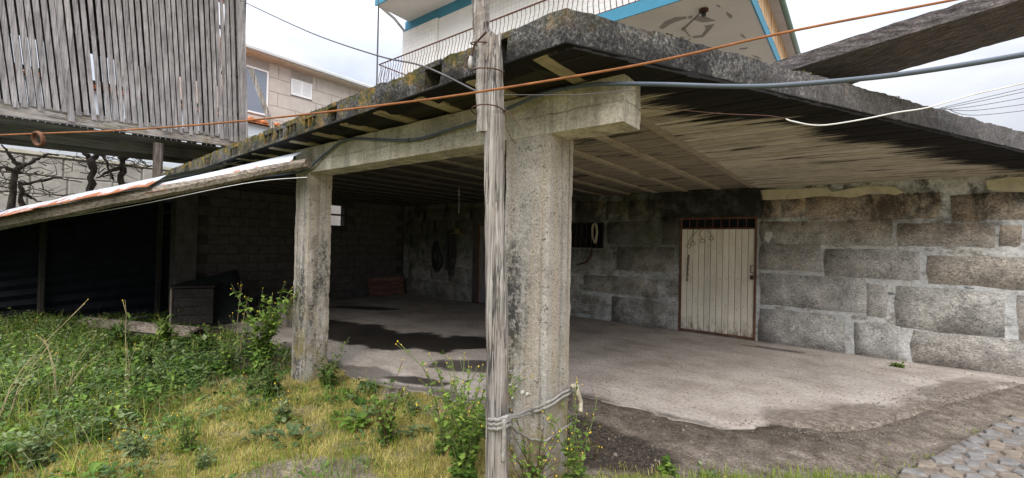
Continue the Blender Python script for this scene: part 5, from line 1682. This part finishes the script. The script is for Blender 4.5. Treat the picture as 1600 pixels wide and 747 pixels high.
weed('seedling', 'low green weed growing at the foot of the stone wall on the right', on(1404, 573, 2, 0), .07, 21, 'leaf_green', 'oval', 9, 3, .07, .04, 2.2, 0)
weed('seedling', 'small broad leaved weed at the lower edge of the damp soil', G(1046, 735), .10, 22, 'leaf_green', 'oval', 5, 3, .09, .05, .9, 0)
weed('seedling', 'purplish low weed among the bright grass at the bottom edge', G(1106, 746), .12, 23, 'leaf_bluish', 'oval', 6, 3, .06, .04, .7, 1, 'rust_dark')
# medium weeds filling the yard, alike
rw = random.Random(44)
n_ = 0
pend = []
while n_ < 40:
    x, y = rw.uniform(-9.5, -2.2), rw.uniform(.2, 2.75)
    if y > pad_front(x) - .15: continue
    if fbm(x, y, 1.1, 3) < -.12 and x > -4.6: continue
    near = x > -4.6
    pend.append((x, y, rw.uniform(.14, .26) if near else rw.uniform(.22, .42), rw.choice(('leaf_green', 'leaf_bluish', 'leaf_dark') if not near else ('leaf_green', 'leaf_bluish')), rw.choice(('lobed', 'oval'))))
    n_ += 1
def to_px(p):
    q = RC.transposed() @ (Vector(p) - CAM)
    return 800 + F_PX * q.x / -q.z, 373.5 - F_PX * q.y / -q.z
ORD = ['', 'second ', 'third ', 'fourth ', 'fifth ', 'sixth ', 'seventh ', 'eighth ', 'ninth ', 'tenth ']
used = {}
pend.sort(key=lambda q: to_px((q[0], q[1], 0))[0])
for i_, (x, y, h_, lm, shp) in enumerate(pend):
    px, py = to_px((x, y, 0))
    where = 'below the lean-to roof' if px < 420 and py < 600 else 'in the left foreground' if px < 420 else 'in moss before the far column' if px < 640 else 'in moss left of the post'
    desc = {'leaf_green': 'green', 'leaf_bluish': 'grey green', 'leaf_dark': 'dark green'}[lm] + (' jagged leaved' if shp == 'lobed' else ' round leaved')
    k0 = (desc, where)
    o_ = used.get(k0, 0); used[k0] = o_ + 1
    lab = f'low {desc} weed {where}, {ORD[min(o_, 9)]}{"from the left" if o_ else "leftmost"}'
    weed('weed', lab, (x, y, 0), h_, 100 + i_, lm, shp, rw.randint(6, 11), 7, rw.uniform(.04, .07), rw.uniform(.025, .045), .8, rw.choice((0, 2, 3)), group='low weeds scattered in the yard')
def scatter_leaves():
    r = random.Random(5)
    mats = {'leaf_green': MB(), 'leaf_dark': MB(), 'leaf_bluish': MB()}
    n = 0
    while n < 30000:
        x, y = r.uniform(-11.6, -3.6), r.uniform(-.5, 2.95)
        if y > pad_front(x) - .05: continue
        d = fbm(x, y, 1.4, 4)
        cov = smooth01(-4.3, -5.8, x + .6 * d + .55 * (y - 1.5))
        cov = max(cov, .35 * smooth01(0.0, .25, d))
        if y > 2.25 and x < -6.2: cov *= smooth01(2.7, 2.2, y + .3 * d)
        if r.random() > cov: continue
        far = x < -6.5
        hmax = (.17 + .20 * max(0, fbm(x, y, 2.2, 3) + .15)) * cov * (1 - .82 * smooth01(.8, 1.6, y) * smooth01(-6.5, -7.5, x))
        z = gz(x, y) + r.random() ** 1.3 * hmax
        p = Vector((x, y, z))
        k_ = r.random()
        m = 'leaf_dark' if (k_ < .22 or (y > 1.7 and k_ < .5)) else 'leaf_green' if k_ < .62 else 'leaf_bluish'
        L = r.uniform(.018, .05) * (1.15 if far else 1) * (1.7 if r.random() < .06 else 1)
        leaf(mats[m], p, rdir(r, -.1, .9), UP, L, L * r.uniform(.5, .9), 'small', r.uniform(.05, .6) + .45 * (z - gz(x, y)) / .4, r.uniform(.1, .5))
        n += 1
    cl = 0
    while cl < 680:
        x, y = r.uniform(-11.2, -2.3), r.uniform(-.3, 2.9)
        if y > pad_front(x) - .1: continue
        d = fbm(x, y, 1.4, 4)
        left = smooth01(-4.4, -5.6, x + .6 * d + .4 * (y - 1.5))
        if y > 1.5 and x < -7 and r.random() < .6: continue
        if r.random() > max(left, .22): continue
        cl += 1
        m = r.choice(('leaf_green', 'leaf_green', 'leaf_bluish', 'leaf_bluish', 'leaf_dark'))
        h = r.uniform(.05, .30) if left > .4 else r.uniform(.03, .12)
        if y > 1.4 and x < -7: h *= .5
        rad = r.uniform(.06, .17)
        Lc = r.uniform(.03, .085)
        sh = r.choice(('lobed', 'oval', 'lance', 'small'))
        wr = .28 if sh == 'lance' else r.uniform(.55, .85)
        tb = r.uniform(0, .35)
        p0 = Vector((x, y, gz(x, y)))
        for q in range(int(r.uniform(14, 34))):
            a = r.uniform(0, 6.283)
            rr = rad * math.sqrt(r.random())
            hh = h * (1 - .5 * rr / rad) * r.random() ** .5
            dirv = Vector((math.cos(a), math.sin(a), r.uniform(-.1, 1.0)))
            leaf(mats[m], p0 + Vector((math.cos(a) * rr, math.sin(a) * rr, hh)), dirv, UP, Lc * r.uniform(.6, 1.3), Lc * wr * r.uniform(.7, 1.2), sh, tb + r.uniform(0, .35) + .35 * hh / .3, r.uniform(.1, .6))
    for m, b in mats.items():
        o = b.build('weed_cover', M[m])
        kind(o, 'stuff')
        tag(o, {'leaf_green': 'fresh green weeds covering the left yard', 'leaf_dark': 'dark green weeds covering the left yard', 'leaf_bluish': 'grey green weeds covering the left yard'}[m], 'weeds')
scatter_leaves()
def blades(b, p, h, w, r, tone, lean=.5):
    a = r.uniform(0, 6.283)
    s = Vector((math.cos(a), math.sin(a), 0)) * w
    a2 = r.uniform(0, 6.283)
    l = Vector((math.cos(a2), math.sin(a2), 0)) * h * r.uniform(0, lean)
    q = p + l * .45 + Vector((0, 0, h * .6))
    b.add([p - s, p + s, q + s * .7, q - s * .7, p + l + Vector((0, 0, h))], [(0, 1, 2, 3), (3, 2, 4)], tone)
def moss():
    r = random.Random(9)
    b, g = MB(), MB()
    n = 0
    while n < 80000:
        x, y = r.uniform(-6.2, .3), r.uniform(.1, 3.6)
        if y > pad_front(x) - .02: continue
        n1, n2 = fbm(x, y, 1.1, 4), fbm(x + 9, y, 3.0, 4)
        if x > -1.6:
            c = smooth01(.1, .42, (2.95 + .62 * (x + 1.1)) - y + .25 * n2 + .3) * .5
        else:
            c = smooth01(3.2, 2.75, y + .35 * n2) * smooth01(-6.2, -4.8, x + .5 * n1)
            c *= 1 - .92 * blob(x, y, -2.85, 1.5, .5, .28, .4, .5)
            c *= 1 - .6 * smooth01(.2, .5, n2)
        if r.random() > c: continue
        k_ = fbm(x - 5, y + 3, 5, 3)
        blades(b, Vector((x, y, gz(x, y) - .004)), r.uniform(.018, .045) * (1 + .8 * max(0, k_)), r.uniform(.0016, .0032), r, max(0, min(1, .5 + .6 * k_ + r.uniform(-.3, .3))), 1.1)
        n += 1
    o = b.build('moss', M['moss_blade'])
    kind(o, 'stuff'); tag(o, 'yellowish dry moss and fine grass carpeting the front yard', 'moss')
    n = 0
    tufts = [(-1.15, 2.72, .14), (-.98, 2.85, .12), (-.7, 3.1, .14), (-.5, 3.22, .16), (-.3, 3.5, .13), (-.15, 3.62, .15), (.05, 3.75, .12), (-1.35, 2.6, .1), (-2.72, 1.35, .12), (-2.55, 1.5, .10), (-.85, 2.95, .1), (.2, 3.9, .1), (-.6, 3.3, .08), (.62, 4.5, .05), (.9, 5.6, .04), (.45, 4.2, .06), (1.1, 5.2, .05), (.75, 4.9, .04), (.5, 4.75, .05), (1.3, 6.2, .04), (.35, 4.35, .06), (1.0, 4.7, .04)]
    for (x, y, h) in tufts:
        for _ in range(420 if h > .07 else 110):
            rad = abs(r.gauss(0, .13))
            a = r.uniform(0, 6.283)
            xx, yy = x + math.cos(a) * rad * 1.3, y + math.sin(a) * rad
            blades(g, Vector((xx, yy, gz(xx, yy))), h * r.uniform(.45, 1.1) * max(.4, 1 - rad * 2.0), r.uniform(.0016, .003), r, r.uniform(.1, .95), .55)
    for _ in range(7000):
        x, y = r.uniform(-9, -2), r.uniform(.1, 2.9)
        if y > pad_front(x) - .05: continue
        if fbm(x, y, 2.5, 3) < .0: continue
        blades(g, Vector((x, y, gz(x, y))), r.uniform(.06, .20), r.uniform(.0018, .0035), r, r.uniform(.0, .8), .8)
    n = 0
    dry = MB()
    while n < 4200:
        x, y = r.uniform(-11, -3.4), r.uniform(-.3, 2.6)
        if y > pad_front(x) - .1: continue
        d = fbm(x, y, 1.4, 4)
        cov = smooth01(-4.0, -5.6, x + .6 * d + .55 * (y - 1.5)) * (1 - .9 * smooth01(.9, 1.6, y))
        if r.random() > cov: continue
        h = r.uniform(.10, .30)
        blades(g if r.random() < .75 else dry, Vector((x, y, gz(x, y))), h, r.uniform(.0016, .0032), r, r.uniform(.0, .9), .9)
        n += 1
    o = dry.build('dry_grass', M['dry_stem'])
    kind(o, 'stuff'); tag(o, 'dry straw coloured grass stems among the green weeds on the left', 'grass')
    o = g.build('grass', M['grass_blade'])
    kind(o, 'stuff'); tag(o, 'bright green grass tufts along the bottom edge and among the weeds', 'grass')
moss()
def grit():
    r = random.Random(12)
    b = MB()
    n = 0
    while n < 5200:
        x, y = r.uniform(-2.6, 2.2), r.uniform(2.4, 8.2)
        d = pad_front(x) - y
        if n < 3900:
            if d < .05 or d > 1.5 or cob_edge(x, y) > .1: continue
            z = gz(x, y)
            s = r.uniform(.002, .007) if r.random() < .95 else r.uniform(.008, .022)
        else:
            if d > 0: continue
            e = x - pw(y, [(4.0, -0.9), (4.6, -0.35), (5.8, 0.1), (6.6, 0.5), (8.4, 1.9)])
            if r.random() > .05 + .95 * smooth01(-.3, .4, e): continue
            z = 0
            s = r.uniform(.004, .012)
        o = [Vector((r.uniform(.6, 1) * sx_ * s, r.uniform(.6, 1) * sy_ * s, 0)) for sx_, sy_ in ((1, .2), (-.1, 1), (-1, -.1), (.1, -1))]
        p = Vector((x, y, z - s * .2))
        b.add([p + q for q in o] + [p + q * .6 + Vector((0, 0, s * .8)) for q in o], [(0, 1, 5, 4), (1, 2, 6, 5), (2, 3, 7, 6), (3, 0, 4, 7), (4, 5, 6, 7)], r.random())
        n += 1
    o = b.build('gravel', M['soil_bits'])
    kind(o, 'stuff'); tag(o, 'loose gravel and crumbs along the broken concrete edge', 'gravel')
grit()
def roof_moss():
    r = random.Random(31)
    b = MB()
    for _ in range(9000):
        if r.random() < .8:
            x = -1.3 - 9.3 * r.random() ** .9
            if nz((x * 1.6, 2, 0)) + .5 * nz((x * 6, 5, 0)) + r.uniform(-.35, .35) < -.05 + .3 * smooth01(-3, -1.5, x): continue
            y = front_y(x) + r.uniform(-.012, .16)
            z = ZT - .004 if y > front_y(x) + .005 else ZT - r.random() ** 2 * .12
        else:
            y = r.uniform(2, 5); x = edge_x(y) - r.uniform(-.01, .08); z = ZT - .004
            if nz((y * 4, 3, 1)) < .25: continue
        L = r.uniform(.008, .022)
        leaf(b, Vector((x, y, z)), rdir(r, .1, 1.4), UP, L, L * .7, 'small', r.random() * .7 + .3 * (nz((x * 5, y * 5, 0)) > .1), .3)
    o = b.build('roof_moss', M['moss_clump'])
    kind(o, 'stuff'); tag(o, 'orange and green moss growing along the top edge of the concrete roof', 'moss')
roof_moss()
li = MB()
for (px, py, s) in ((791, 607, .010), (797, 602, .007), (800, 614, .008), (815, 613, .012), (823, 616, .008), (806, 604, .005), (793, 636, .006), (836, 640, .006), (800, 622, .007)):
    p = on(px, py, 1, 2.440)
    n = 9
    vv = [p + Vector((math.cos(i * 6.283 / n) * s * rng.uniform(.8, 1.1), 0, math.sin(i * 6.283 / n) * s * 1.25 * rng.uniform(.8, 1.1))) for i in range(n)]
    li.add(vv + [v + Vector((0, .012, 0)) for v in vv], [tuple(range(n))] + [(i, (i + 1) % n, n + (i + 1) % n, n + i) for i in range(n)])
kind(li.build('lichen_spot', M['lichen_white'], shed), 'stuff')
